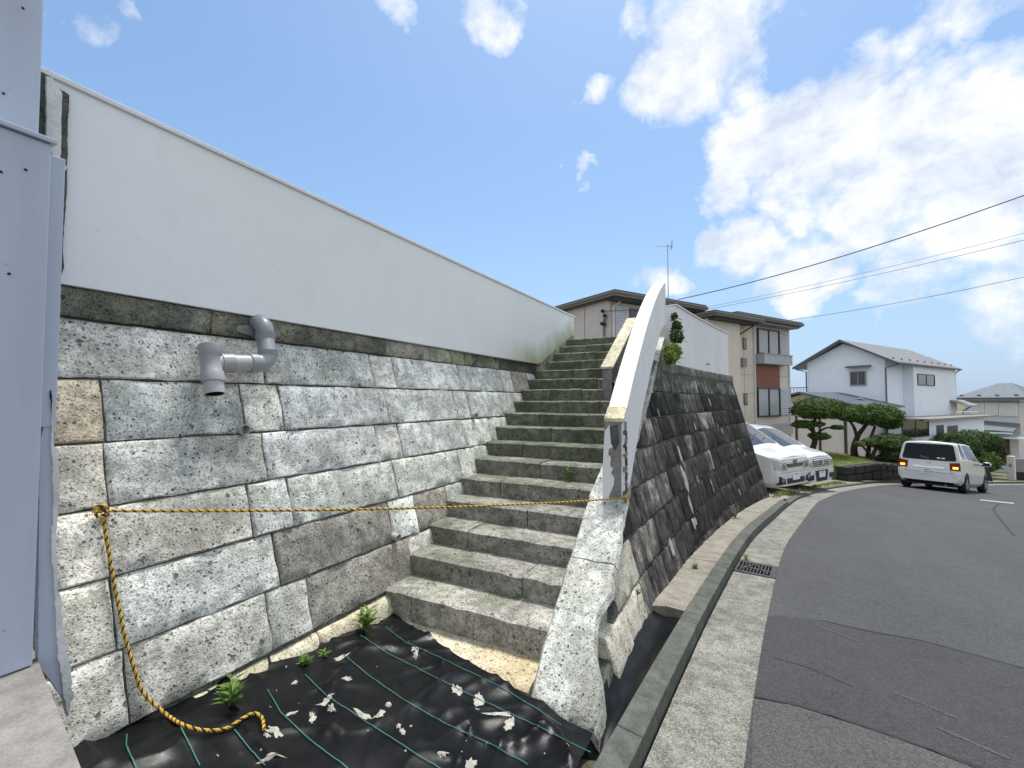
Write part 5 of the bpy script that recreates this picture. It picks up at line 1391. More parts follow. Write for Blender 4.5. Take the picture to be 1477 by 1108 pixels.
# lean-to roof and entrance
lz0, lz1 = on_u(1477, 625, hu - 2.2)[1], on_u(1410, 606, hu)[1]
MB().hexa([F(hu - 2.4, hv - HW, lz0), F(hu - 2.4, hv + .6, lz0 + .15), F(hu, hv + .4, lz1), F(hu, hv - HW, lz1 - .3), F(hu - 2.4, hv - HW, lz0 + .10), F(hu - 2.4, hv + .6, lz0 + .25), F(hu, hv + .4, lz1 + .10), F(hu, hv - HW, lz1 - .2)]).build('lean_to_roof', M['roof_teal'], fh)
FB(hu - 2.44, hu - 2.36, hv - HW, hv + .6, lz0 - .12, lz0 + .0).build('eaves_board', M['house_white'], fh)
FB(hu - .8, hu - .02, hv - HW, hv, -6, lz0 - .3).build('ground_floor_wall', M['house_offwhite'], fh)
a, b = on_u(1456, 640, hu - .85)[0], on_u(1438, 640, hu - .85)[0]
FB(hu - .86, hu - .80, a, b, -5.3, on_u(1447, 632, hu - .85)[1]).build('door', M['door_red'], fh)
FB(hu - 2.0, hu - .8, a - 1.0, b + .6, on_u(1447, 632, hu - .85)[1] + .02, on_u(1447, 632, hu - .85)[1] + .14).build('porch_roof', M['house_white'], fh)
# gate post and low garden wall
gq = ground_px(1459, 690); 
gp = thing('gate_post', 'plain white gate post before the hipped house', 'gate post', atdepth(1459, 686, 27))
q = atdepth(1459, 684, 27); t_ = atdepth(1459, 658, 27)
mb = MB(); mb.box(-.16, .16, -.16, .16, q.z - .4, t_.z, Matrix.Translation((q.x, q.y, 0)) @ Matrix.Rotation(-BE, 4, 'Z')); mb.build('post', M['post_white'], gp, bevel=.02)
mb = MB(); mb.box(-.05, .05, -.01, .01, -.08, .08, Matrix.Translation((q.x - .09, q.y - .155, (q.z + t_.z) / 2)) @ Matrix.Rotation(-BE, 4, 'Z')); mb.build('name_plate', M['wall_grey'], gp)
gw = thing('garden_wall', 'low grey garden wall right of the white gate post', 'wall', atdepth(1470, 690, 28))
a, b = atdepth(1464, 690, 27.4), atdepth(1560, 694, 27); zt = atdepth(1464, 662, 27.4).z
mb = MB(); d_ = (b - a); d_.z = 0; nn_ = Vector((-d_.y, d_.x, 0)).normalized() * .18
mb.hexa([Vector((a.x, a.y, -5.4)), Vector((b.x, b.y, -5.4)), Vector((b.x, b.y, -5.4)) + nn_, Vector((a.x, a.y, -5.4)) + nn_, Vector((a.x, a.y, zt)), Vector((b.x, b.y, zt)), Vector((b.x, b.y, zt)) + nn_, Vector((a.x, a.y, zt)) + nn_]); mb.build('wall_body', M['wall_grey'], gw)
mb = MB(); k_ = -nn_.normalized() * .03; zz = atdepth(1464, 681, 27.4).z
mb.hexa([Vector((a.x, a.y, -5.4)) + k_, Vector((b.x, b.y, -5.4)) + k_, Vector((b.x, b.y, -5.4)), Vector((a.x, a.y, -5.4)), Vector((a.x, a.y, zz)) + k_, Vector((b.x, b.y, zz)) + k_, Vector((b.x, b.y, zz)), Vector((a.x, a.y, zz))]); mb.build('plinth', M['wall_dark'], gw)
# dark ramp wall beside the moving car
dw_ = thing('dark_wall', 'dark sloping stone wall end behind the moving white car', 'wall', atdepth(1425, 695, 23))
pts = [atdepth(p_, y_, 24.0) for p_, y_ in ((1385, 700), (1437, 697), (1425, 668), (1385, 660))]
mb = MB(); mb.prism([Vector((p_.x, p_.y, p_.z - (.6 if k < 2 else 0))) for k, p_ in enumerate(pts)], Vector((-.35, .6, 0))); mb.build('wall_body', M['wall_dark'], dw_)
pts = [atdepth(p_, y_, 23.5) for p_, y_ in ((1385, 700), (1450, 698.5), (1450, 701), (1385, 704))]
mb = MB(); mb.prism([Vector((p_.x, p_.y, p_.z - (.5 if k > 1 else 0))) for k, p_ in enumerate(pts)], Vector((-.35, .6, 0))); mb.build('footing', M['wall_dark'], dw_)

# ---- lawn on its low stone edging
lp = [atdepth(*q) for q in ((1120, 645, 20.5), (1170, 649, 20.5), (1240, 657, 21.5), (1300, 664, 22.5), (1290, 672, 19.5), (1262, 667, 17.6), (1214, 673, 16.6), (1160, 665, 16.8), (1120, 655, 18))]
bm = bmesh.new(); vs = [bm.verts.new(p) for p in lp]; bm.faces.new(vs); bmesh.ops.triangulate(bm, faces=bm.faces)
for _ in range(2): bmesh.ops.subdivide_edges(bm, edges=bm.edges[:], cuts=1, use_grid_fill=True)
ed = [e for e in bm.edges if e.is_boundary]; ret = bmesh.ops.extrude_edge_only(bm, edges=ed)
for v in ret['geom']:
    if isinstance(v, bmesh.types.BMVert): v.co.z -= 1.6
bmesh.ops.recalc_face_normals(bm, faces=bm.faces)
me = bpy.data.meshes.new('lawn_mound'); bm.to_mesh(me); bm.free(); me.materials.append(M['lawn']); lo_ = bpy.data.objects.new('lawn_mound', me); COL.objects.link(lo_); struct(lo_)
lawn_bvh = BVHTree.FromPolygons([v.co for v in me.vertices], [p.vertices for p in me.polygons])
def lawn_z(x, y):
    h = lawn_bvh.ray_cast(Vector((x, y, 5)), Vector((0, 0, -1))); return h[0].z if h[0] else None
gr_ = random.Random(9); mb = MB(); cnt = 0
while cnt < 9000:
    f, h_ = gr_.random(), gr_.random(); A = lp[7].lerp(lp[4], f); B = lp[1].lerp(lp[3], f); q = A.lerp(B, h_ * .9) + Vector((gr_.uniform(-.5, .5), gr_.uniform(-1.3, .2), 0)); z = lawn_z(q.x, q.y); cnt += 1
    if z is None: continue
    a = gr_.uniform(0, 6.28); hh = gr_.uniform(.03, .08); b0_ = Vector((q.x, q.y, z - .005)); t_ = b0_ + Vector((math.cos(a) * hh * .5, math.sin(a) * hh * .5, hh)); s_ = Vector((-math.sin(a), math.cos(a), 0)) * .012
    mb.add([b0_ - s_, b0_ + s_, t_], [(0, 1, 2)])
tag(mb.build('lawn_grass', M['leaf_grass']), 'short sunlit lawn grass in front of the pruned pines', 'grass', kind='stuff')
ew = thing('lawn_edging', 'dark shaded stone edging of the lawn beside the road', 'wall', atdepth(1260, 690, 17.6))
edge_line = [atdepth(*q) for q in ((1214, 673, 16.4), (1238, 670, 16.9), (1262, 667, 17.4), (1280, 668, 18.4), (1300, 670, 19.8), (1330, 672, 21.5))]
for k in range(len(edge_line) - 1):
    for h_ in range(3):
        for m_ in range(2):
            a = edge_line[k].lerp(edge_line[k + 1], m_ / 2 + .02); b = edge_line[k].lerp(edge_line[k + 1], m_ / 2 + .48)
            zt = lerp(a.z, b.z, .5) - .01 - h_ * .30; d_ = (b - a); d_.z = 0; L_ = d_.length / 2; ang = math.atan2(d_.y, d_.x); c = (a + b) / 2
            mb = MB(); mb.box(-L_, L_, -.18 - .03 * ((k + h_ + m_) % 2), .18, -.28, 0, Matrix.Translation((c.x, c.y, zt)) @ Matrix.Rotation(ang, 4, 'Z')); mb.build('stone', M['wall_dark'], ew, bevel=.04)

# ================================================================== TREES AND BUSHES
trnd = random.Random(77)
def foliage(mb, c, rx, ry, rz, n, size, flat=.0, seed=0, normal_bias=.6):
    c = Vector(c)
    for k in range(n):
        while True:
            d = Vector((trnd.gauss(0, 1), trnd.gauss(0, 1), trnd.gauss(0, 1)))
            if d.length > .05: break
        d.normalize(); r_ = trnd.random() ** .33; r_ = .55 + .45 * r_
        bump_ = 1 + .22 * mnoise.noise(d * 2.2 + Vector((seed, 0, 0))) + .16 * mnoise.noise(d * 6 + Vector((seed, 5, 0)))
        if mnoise.noise(d * 4.5 + Vector((0, seed, 0))) < -.45: continue
        p = c + Vector((d.x * rx, d.y * ry, d.z * rz * (1 if d.z > 0 else .65))) * r_ * bump_
        nrm = (d * normal_bias + Vector((trnd.uniform(-1, 1), trnd.uniform(-1, 1), trnd.uniform(-.3, 1))) * .8).normalized()
        a = nrm.orthogonal().normalized(); a = Matrix.Rotation(trnd.uniform(0, 6.28), 3, nrm) @ a; b = nrm.cross(a); s = size * trnd.uniform(.6, 1.2)
        mb.add([p - a * s, p + b * s * .45, p + a * s, p - b * s * .45], [(0, 1, 2, 3)])
def tree(name, label, cat, base, trunk_paths, pads, size, mat, group, dens=1.0):
    t_ = thing(name, label, cat, base, 0, group)
    mb = MB()
    for path, r0, r1 in trunk_paths:
        pts = catmull(path, 5); mb.tube(pts, [lerp(r0, r1, k / (len(pts) - 1)) for k in range(len(pts))], 8)
    mb.build('trunk', M['bark'], t_, smooth=True)
    mb = MB()
    for k, (c, rx, ry, rz) in enumerate(pads): foliage(mb, c, rx, ry, rz, int(dens * 7000 * (rx * ry + rx * rz + ry * rz) / 1.5), size, seed=k * 3.1 + len(name) + base[0])
    mb.build('crown', M[mat], t_)
    return t_
def clump(label, mat, pads, n, size):
    t_ = thing('fern', label, 'fern', pads[0][0], 0, 'ferns on the right wall'); mb = MB(); stm = MB(); c0_ = Vector(pads[0][0])
    for k, (c, rx, ry, rz) in enumerate(pads):
        foliage(mb, c, rx, ry, rz, n, size, seed=k * 2.7 + 1.3, normal_bias=.4); stm.tube([Vector(c) + Vector((-.05, .05, -rz * .8)), Vector(c)], .006, 5)
        for j in range(10):
            a = prnd.uniform(0, 6.28); leaf(mb, Vector(c) + Vector((rx * .8 * math.cos(a), ry * .8 * math.sin(a), -rz * .3)), (math.cos(a), math.sin(a), -.4), .09, .022)
    stm.build('stem', M[mat], t_); mb.build('fronds', M[mat], t_)
clump('yellow-green fern clump on the coping beside the curved parapet', 'leaf_fern', [(Vector((RW(6.95, .5) + .06, 6.95, .70)), .13, .16, .14), (Vector((RW(6.8, .5) + .07, 6.78, .60)), .10, .12, .10)], 900, .028)
clump('dark green fern hanging on the white wall end, upper part', 'leaf_bush', [(Vector((RW(7.25, .5) + .05, 7.25, .96)), .10, .14, .13), (Vector((RW(7.3, .5) + .04, 7.30, 1.12)), .07, .10, .10)], 700, .026)
clump('small dark fern topmost beside the white wall end', 'leaf_bush', [(Vector((RW(7.3, .5) + .0, 7.34, 1.30)), .05, .08, .06)], 350, .022)
D = 19.2
ad = lambda px, py, dd=0: atdepth(px, py, D + dd)
bs = ad(1170, 653); 
tree('pruned_pine', 'cloud-pruned dark pine with a wide dome, nearest the apartment block', 'tree', bs,
     [([ad(1168, 656), ad(1174, 642), ad(1176, 632)], .11, .10), ([ad(1176, 632), ad(1172, 615), ad(1180, 595)], .10, .05), ([ad(1175, 628), ad(1190, 618), ad(1208, 616)], .05, .03), ([ad(1175, 625), ad(1165, 617), ad(1158, 613)], .05, .03)],
     [(ad(1181, 592), 1.0, 1.0, .56), (ad(1158, 613), .42, .42, .20), (ad(1208, 617), .26, .3, .12), (ad(1182, 630), .40, .4, .19), (ad(1172, 612), .45, .45, .16)], .045, 'leaf_pine', 'cloud-pruned pines on the lawn')
D = 20.6
tree('pruned_pine', 'broad cloud-pruned pine with forked trunk in the middle of the lawn', 'tree', ad(1233, 656),
     [([ad(1233, 662), ad(1232, 645), ad(1238, 628), ad(1250, 612)], .16, .07), ([ad(1237, 632), ad(1231, 615), ad(1222, 603)], .08, .04), ([ad(1252, 660, -.5), ad(1254, 640, -.5), ad(1262, 615)], .10, .05)],
     [(ad(1262, 601), 1.05, 1.0, .60), (ad(1225, 600), .55, .5, .38), (ad(1240, 592, .6), .6, .5, .28), (ad(1283, 612), .45, .5, .32)], .05, 'leaf_pine', 'cloud-pruned pines on the lawn')
D = 19.6
tree('pruned_pine', 'low spreading pine hanging over the dark stone edging', 'tree', ad(1262, 662),
     [([ad(1258, 664), ad(1262, 650), ad(1275, 642)], .09, .05), ([ad(1258, 660), ad(1248, 648), ad(1240, 640)], .06, .03)],
     [(ad(1285, 640), .85, .8, .44), (ad(1258, 638), .42, .4, .2), (ad(1240, 641), .25, .3, .13), (ad(1291, 658), .55, .6, .42), (ad(1278, 668, .4), .6, .6, .4)], .045, 'leaf_pine', 'cloud-pruned pines on the lawn')
D = 26
tree('shrub', 'rounded green shrub behind the roof of the moving car', 'shrub', ad(1380, 690), [([ad(1380, 695), ad(1380, 670), ad(1378, 650)], .1, .04)], [(ad(1379, 643), 1.05, 1.0, .85), (ad(1352, 646), .75, .7, .5), (ad(1385, 662), 1.1, 1.0, .9)], .06, 'leaf_bush', 'shrubs beyond the road bend', .6)
D = 28
tree('shrub', 'loose greyish shrub left of the dark red door', 'shrub', ad(1408, 690), [([ad(1408, 695), ad(1408, 670), ad(1406, 645)], .1, .04)], [(ad(1405, 638), 1.3, 1.0, .75), (ad(1422, 650), .9, .8, .9), (ad(1400, 660), 1.2, 1.0, .9)], .07, 'leaf_bush', 'shrubs beyond the road bend', .5)
D = 25.5
tree('hedge', 'dark clipped hedge beside the moving car, under the shrubs', 'hedge', ad(1412, 690), [([ad(1412, 694), ad(1412, 675)], .08, .05)], [(ad(1400, 672), .9, .8, .75), (ad(1420, 668), .7, .6, .65)], .06, 'leaf_pine', None, .6)

# ================================================================== OVERHEAD WIRES
def wire(name, label, a, b, ext, sag, r, grp='overhead wires'):
    A, B = Vector(a), Vector(b); B2 = A + (B - A) * ext
    pts = []
    for k in range(41):
        t = k / 40; p = A.lerp(B2, t); p.z -= sag * 4 * t * (1 - t); pts.append(p)
    o = MB().tube(pts, r, 6).build(name, M['wire'], smooth=True); tag(o, label, 'wire', grp); return o
wire('overhead_cable', 'thick black cable rising to the right from the nearest flat roof', atdepth(978, 432, 18), atdepth(1477, 258, 11), 1.5, .45, .016)
wire('overhead_cable', 'upper of the pair of thin wires over the apartment roof', atdepth(1005, 446, 26), atdepth(1477, 329, 18), 1.4, .25, .009)
wire('overhead_cable', 'lower of the pair of thin wires over the apartment roof', atdepth(1005, 449, 26), atdepth(1477, 339, 18), 1.4, .25, .011)
wire('overhead_cable', 'lowest single wire right of the apartment roof', atdepth(1130, 463, 23), atdepth(1477, 393, 20), 1.4, .25, .011)
wire('service_cable', 'short dark service cable from the end wall bracket to the parapet', q0(873, 449) - U * .06, atdepth(912, 445, 15.6), 2.2, .05, .014)

# ================================================================== CARS
def text_mesh(body, size, name, mat, parent, Mx):
    cu = bpy.data.curves.new(name, 'FONT'); cu.body = body; cu.size = size; cu.align_x = 'CENTER'; cu.align_y = 'CENTER'; cu.extrude = .001
    ob = bpy.data.objects.new(name, cu); COL.objects.link(ob)
    dg = bpy.context.evaluated_depsgraph_get(); me = bpy.data.meshes.new_from_object(ob.evaluated_get(dg)); bpy.data.objects.remove(ob)
    me.name = name; me.transform(Mx); me.materials.clear(); me.materials.append(mat)
    o = bpy.data.objects.new(name, me); COL.objects.link(o); o.parent = parent; return o
def build_car(name, label, S, loc, heading, slope=None):
    """S: stations front -> rear; each (x, zb, yb, zm, ym, zbelt, ybelt, zrail, yrail, zc, dx_low, dx_top)"""
    t_ = thing(name, label, 'car', loc, 0)
    h = Vector((math.sin(heading), math.cos(heading), 0)); lft = Vector((-h.y, h.x, 0))
    if slope:
        def gzz(v): return zg(loc[0] + v.x, loc[1] + v.y)
        h.z = (gzz(h * 1.3) - gzz(h * -1.3)) / 2.6; lft.z = (gzz(lft * .7) - gzz(lft * -.7)) / 1.4
    h.normalize(); lft = (lft - h * lft.dot(h)).normalized(); up = h.cross(lft)
    t_.rotation_euler = Matrix((h, lft, up)).transposed().to_euler()
    bm = bmesh.new(); rings = []
    for (x, zb, yb, zm, ym, zbelt, ybelt, zrail, yrail, zc, dl, dt) in S['st']:
        half = [(x + dl, 0, zb), (x + dl, yb, zb), (x + dl * .4, ym - .01, zb + .14), (x, ym, zm), (x + dt * .4, ybelt, zbelt), (x + dt, yrail, zrail), (x + dt, 0, zc)]
        pts = half + [(a, -b, c) for a, b, c in half[-2:0:-1]]
        rings.append([bm.verts.new(p) for p in pts])
    N = 12; fm = {}
    for i in range(len(rings) - 1):
        for k in range(N):
            f = bm.faces.new((rings[i][k], rings[i][(k + 1) % N], rings[i + 1][(k + 1) % N], rings[i + 1][k])); fm[(i, k)] = f
    def cap(r):
        fs = []
        for k in range(0, 6):
            a, b, c, d = r[k], r[k + 1], r[(N - k - 1) % N], r[(N - k) % N]
            if k == 0: fs.append(bm.faces.new((r[0], r[1], r[N - 1])))
            elif k == 5: fs.append(bm.faces.new((r[5], r[6], r[7])))
            else: fs.append(bm.faces.new((a, b, c, d)))
        return fs
    cf = cap(rings[0]); cr_ = cap(rings[-1])
    names = ['body']; mats = [M['car_white']]
    def win(faces, nm, th, mat):
        faces = [f for f in faces]
        bmesh.ops.inset_region(bm, faces=faces, thickness=th, depth=-.004, use_even_offset=True)
        names.append(nm); mats.append(M[mat])
        for f in faces: f.material_index = len(names) - 1
    i = S['ws']; win([fm[(i, 5)], fm[(i, 6)]], 'windscreen', S.get('ws_in', .07), 'glass_windscreen')
    for js in S['side']:
        for k_ in (4, 7): win([fm[(j, k_)] for j in js], 'side_window', .028, 'glass_car')
    win([cr_[4]], 'rear_window', .012, 'glass_car')
    bmesh.ops.recalc_face_normals(bm, faces=bm.faces)
    me = bpy.data.meshes.new('cage'); bm.to_mesh(me); bm.free()
    ob = bpy.data.objects.new('cage', me); COL.objects.link(ob)
    for m_ in mats: me.materials.append(m_)
    md = ob.modifiers.new('s0', 'SUBSURF'); md.subdivision_type = 'SIMPLE'; md.levels = 2; md.render_levels = 2
    md = ob.modifiers.new('s', 'SUBSURF'); md.levels = 2; md.render_levels = 2
    cut = MB()
    for wx in S['wheels']:
        for sg in (-1, 1): cut.lathe([(.0005, -.22), (S['wr'] + .055, -.22), (S['wr'] + .055, .22), (.0005, .22)], (wx, sg * (S['tw'] + .04), S['wr'] + .02), (0, 1, 0), 28)
    co = cut.build('cutter', M['plastic_black'])
    bo = ob.modifiers.new('b', 'BOOLEAN'); bo.operation = 'DIFFERENCE'; bo.object = co; bo.solver = 'EXACT'
    dg = bpy.context.evaluated_depsgraph_get(); dg.update()
    full = bpy.data.meshes.new_from_object(ob.evaluated_get(dg))
    bpy.data.objects.remove(ob); bpy.data.objects.remove(co)
    vcos = [v.co.copy() for v in full.vertices]
    bvh = BVHTree.FromPolygons(vcos, [tuple(p.vertices) for p in full.polygons])
    for mi, nm in enumerate(names):
        fs = [tuple(p.vertices) for p in full.polygons if p.material_index == mi or (mi == 0 and p.material_index >= len(names))]
        if not fs: continue
        used = sorted({v for f in fs for v in f}); mp = {v: k for k, v in enumerate(used)}
        mm = bpy.data.meshes.new(nm); mm.from_pydata([vcos[v] for v in used], [], [tuple(mp[v] for v in f) for f in fs]); mm.materials.append(mats[mi])
        mm.polygons.foreach_set('use_smooth', [True] * len(mm.polygons))
        try: mm.set_sharp_from_angle(angle=R(38))
        except Exception: pass
        o = bpy.data.objects.new(nm, mm); COL.objects.link(o); o.parent = t_
    # dark underside
    MB().box(S['st'][-1][0] + .25, S['st'][0][0] - .3, -.62, .62, .16, .34).build('underbody', M['plastic_black'], t_, local=True)
    def hit(o_, d_):
        r_ = bvh.ray_cast(Vector(o_), Vector(d_)); return r_[0]
    def patch(nm, corners, face, mat, out=.006, n=6, parent=None, back=.02):
        """corners: 4 x (a, z) in order; a = y for front/rear, x for sides"""
        dirs = {'front': ((6, 0, 0), (-1, 0, 0)), 'rear': ((-6, 0, 0), (1, 0, 0)), 'right': ((0, -3, 0), (0, 1, 0)), 'left': ((0, 3, 0), (0, -1, 0))}
        o0, d0 = dirs[face]; rows = []
        for j in range(n + 1):
            row = []
            for k in range(n + 1):
                a0 = lerp(corners[0][0], corners[1][0], k / n); a1 = lerp(corners[3][0], corners[2][0], k / n); b0_ = lerp(corners[0][1], corners[1][1], k / n); b1_ = lerp(corners[3][1], corners[2][1], k / n)
                a = lerp(a0, a1, j / n); b = lerp(b0_, b1_, j / n)
                o_ = (o0[0], a, b) if face in ('front', 'rear') else (a, o0[1], b)
                p = hit(o_, d0)
                if p is None: p = Vector(o_) + Vector(d0) * (abs(o0[0]) - 2.0 if o0[0] else 2.2)
                row.append(p - Vector(d0) * out)
            rows.append(row)
        mb = MB(); mb.grid(rows)
        rim = [rows[0][k] for k in range(n + 1)] + [rows[j][n] for j in range(1, n + 1)] + [rows[n][k] for k in range(n - 1, -1, -1)] + [rows[j][0] for j in range(n - 1, 0, -1)]
        mb.grid([rim + [rim[0]], [p + Vector(d0) * (out + back) for p in rim + [rim[0]]]])
        return mb.build(nm, M[mat], parent or t_, local=True, smooth=True)
    # wheels
    for wx in S['wheels']:
        for sg in (-1, 1):
            w_ = bpy.data.objects.new('wheel', None); COL.objects.link(w_); w_.parent = t_; w_.location = (wx, sg * S['tw'], S['wr'])
            r_ = S['wr']; mb = MB(); mb.lathe([(r_ * .64, -.10), (r_ * .9, -.105), (r_ * .98, -.08), (r_, -.04), (r_, .04), (r_ * .98, .08), (r_ * .9, .105), (r_ * .64, .10)], (0, 0, 0), (0, sg, 0), 28); mb.build('tyre', M['tyre'], w_, local=True, smooth=True)
            mb = MB(); mb.lathe([(r_ * .66, .085), (r_ * .60, .095), (r_ * .56, .05), (.001, .045)], (0, 0, 0), (0, sg, 0), 24)
            for k in range(6):
                a = k * math.pi / 3; mb.box(.0, r_ * .60, -.028, .028, -.012, .012, Matrix.Translation((0, sg * .085, 0)) @ Matrix.Rotation(-a, 4, 'Y') @ Matrix.Rotation(R(90), 4, 'X'))
            mb.lathe([(.055, .05), (.05, .105), (.001, .108)], (0, 0, 0), (0, sg, 0), 14); mb.build('rim', M['rim'], w_, local=True, smooth=True)
    # mirrors
    for sg in (-1, 1):
        mx, my, mz = S['mirror']
        mb = MB(); c = Vector((mx, sg * (my + .10), mz)); mb.lathe([(.001, -.12), (.055, -.105), (.085, -.05), (.09, .03), (.07, .09), (.03, .115), (.001, .12)], c, (0, sg, 0), 14)
        m_ = mb.build('mirror', M['car_white'], t_, local=True, smooth=True)
        MB().box(mx - .095, mx - .075, sg * (my + .10) - .09, sg * (my + .10) + .09, mz - .055, mz + .06).build('mirror_glass', M['glass_car'], m_, local=True, bevel=.004)
        MB().tube([(mx + .02, sg * (my - .08), mz - .06), (mx, sg * (my + .03), mz - .03)], .03, 8).build('mirror_foot', M['plastic_black'], m_, local=True)
    return t_, patch, hit
def plate(t_, patch, hit, x_sign, y, z, txt, face):
    p = hit((6 * x_sign, y, z), (-x_sign, 0, 0)); x = p.x + x_sign * .02
    a_, b_ = sorted((p.x - x_sign * .03, x)); ob = MB().box(a_, b_, y - .165, y + .165, z - .083, z + .083).build('number_plate', M['plate_white'], t_, local=True, bevel=.004)
    rot = Matrix(((0, 0, x_sign), (x_sign, 0, 0), (0, 1, 0))).to_4x4()
    text_mesh(txt, .105, 'plate_number', M['plate_green'], ob, Matrix.Translation((x + x_sign * .002, y, z - .022)) @ rot)
    bar_ = MB(); a2, b2 = sorted((x, x + x_sign * .002)); bar_.box(a2, b2, y - .075, y + .075, z + .045, z + .065); bar_.build('plate_line', M['plate_green'], ob, local=True)
# x, zb, yb, zm, ym, zbelt, ybelt, zrail, yrail, zc, dx_low, dx_top
VAN = dict(st=[(2.24, .26, .60, .55, .76, .86, .70, .94, .52, .97, .0, -.06), (2.06, .20, .72, .60, .83, .95, .79, 1.02, .60, 1.05, .0, 0), (1.62, .20, .76, .65, .855, 1.06, .83, 1.12, .64, 1.15, 0, 0), (1.52, .20, .76, .65, .855, 1.07, .83, 1.16, .66, 1.20, 0, 0),
             (.62, .20, .76, .65, .86, 1.09, .84, 1.72, .64, 1.77, 0, 0), (.38, .20, .76, .65, .86, 1.09, .84, 1.79, .65, 1.84, 0, 0), (-.55, .2, .76, .65, .86, 1.10, .84, 1.81, .66, 1.86, 0, 0), (-1.45, .2, .76, .65, .86, 1.11, .835, 1.79, .65, 1.84, 0, 0), (-2.1, .22, .74, .65, .85, 1.12, .82, 1.74, .63, 1.78, 0, 0), (-2.28, .26, .66, .65, .80, 1.10, .76, 1.66, .56, 1.70, .02, .10)],
           ws=3, side=[(3,), (4, 5), (6,), (7,)], wheels=(1.42, -1.40), wr=.325, tw=.74, mirror=(1.20, .86, 1.12), ws_in=.025)
import copy
def grid_bars(t_, patch, y0, y1, z0, z1, n, mat, face='front', out=.02):
    for k in range(n):
        za = lerp(z0, z1, (k + .2) / n); zb = lerp(z0, z1, (k + .75) / n); patch('grille_bar', [(y0, za), (y1, za), (y1, zb), (y0, zb)], face, mat, out, 8, back=.03)
Hb = R(120); hv_ = Vector((math.sin(Hb), math.cos(Hb), 0))
# first parked van
fc = Vector((.45, 12.6, 0)) + U * .86; oc = fc - hv_ * 2.24
c1_, p1, h1 = build_car('parked_van', 'white parked minivan half hidden by the stained wall, oval emblem on its nose', VAN, (oc.x, oc.y, zg(oc.x, oc.y) + .04), Hb)
for sg in (-1, 1):
    hl = p1('headlight', [(sg * .79, .66), (sg * .38, .63), (sg * .42, .82), (sg * .77, .97)], 'front', 'lamp_clear', .012, 8, back=.06)
    p1('lamp_reflector', [(sg * .70, .70), (sg * .60, .69), (sg * .60, .79), (sg * .70, .82)], 'front', 'chrome', .018, 5, hl)
    p1('lamp_reflector', [(sg * .58, .68), (sg * .48, .67), (sg * .48, .76), (sg * .58, .79)], 'front', 'chrome_dark', .018, 5, hl)
    fg = p1('fog_recess', [(sg * .74, .30), (sg * .46, .32), (sg * .50, .44), (sg * .74, .52)], 'front', 'plastic_black', .010, 7)
    p1('fog_light', [(sg * .66, .37), (sg * .56, .37), (sg * .56, .46), (sg * .66, .47)], 'front', 'chrome', .02, 5, fg)
gr_p = p1('grille', [(-.34, .70), (.34, .70), (.40, .79), (-.40, .79)], 'front', 'plastic_black', .010, 10)
grid_bars(c1_, p1, -.34, .34, .705, .785, 3, 'chrome_dark')
p1('lower_intake', [(-.40, .31), (.40, .31), (.42, .44), (-.42, .44)], 'front', 'plastic_black', .010, 10)
q = h1((6, 0, .845), (-1, 0, 0)); mb = MB()
for k in range(20): pass
ring = [Vector((q.x + .02, .075 * math.cos(a), .845 + .05 * math.sin(a))) for a in [2 * math.pi * k / 20 for k in range(21)]]
mb.tube(ring, .010, 6, False); mb.tube([Vector((q.x + .02, -.03, .82)), Vector((q.x + .02, -.02, .87)), Vector((q.x + .02, .02, .82)), Vector((q.x + .02, .03, .87))], .008, 6); mb.build('emblem', M['chrome_dark'], c1_, local=True, smooth=True)
plate(c1_, p1, h1, 1, 0, .47, '', 'front')
p1('bonnet_seam', [(-.60, .885), (.60, .885), (.60, .893), (-.60, .893)], 'front', 'plastic_black', .004, 14)
p1('bumper_seam', [(-.70, .585), (.70, .585), (.70, .592), (-.70, .592)], 'front', 'chrome_dark', .004, 14)
for w_y in (-.3, .25):
    a = h1((1.32, w_y, 3), (0, 0, -1)); b = h1((1.14, w_y + .5, 3), (0, 0, -1))
    MB().tube([a + Vector((0, 0, .02)), b + Vector((0, 0, .03))], .012, 6).build('wiper', M['plastic_black'], c1_, local=True)
# second parked van
VAN2 = copy.deepcopy(VAN); VAN2['st'] = [list(s) for s in VAN2['st']]
for s in VAN2['st']:
    if s[7] > 1.3: s[7] -= .07; s[9] -= .07
VAN2['st'][0][5] = .86; VAN2['st'][0][7] = .95; VAN2['st'][0][9] = .98
fc = Vector((1.22, 14.55, 0)) + U * .85; oc = fc - hv_ * 2.26
c2_, p2_, h2 = build_car('parked_van', 'white parked minivan with a chrome barred grille, second from the stained wall', VAN2, (oc.x, oc.y, zg(oc.x, oc.y) + .04), Hb)
for sg in (-1, 1):
    hl = p2_('headlight', [(sg * .79, .71), (sg * .43, .67), (sg * .45, .88), (sg * .77, 1.0)], 'front', 'lamp_clear', .012, 8, back=.06)
    p2_('lamp_reflector', [(sg * .70, .76), (sg * .56, .74), (sg * .56, .84), (sg * .70, .88)], 'front', 'chrome', .018, 5, hl)
    p2_('fog_recess', [(sg * .72, .32), (sg * .44, .34), (sg * .44, .48), (sg * .72, .46)], 'front', 'plastic_black', .010, 7)
p2_('grille', [(-.42, .68), (.42, .68), (.44, .90), (-.44, .90)], 'front', 'plastic_black', .008, 10)
grid_bars(c2_, p2_, -.42, .42, .69, .90, 4, 'chrome')
q = h2((6, 0, .80), (-1, 0, 0)); mb = MB()
for sg in (-1, 1): mb.tube([Vector((q.x + .05, sg * .05, .855)), Vector((q.x + .05, sg * .032, .745))], .010, 6)
mb.tube([Vector((q.x + .05, -.04, .80)), Vector((q.x + .05, .04, .80))], .010, 6); mb.build('emblem', M['chrome'], c2_, local=True)
p2_('lower_intake', [(-.30, .28), (.30, .28), (.36, .58), (-.36, .58)], 'front', 'plastic_black', .008, 10)
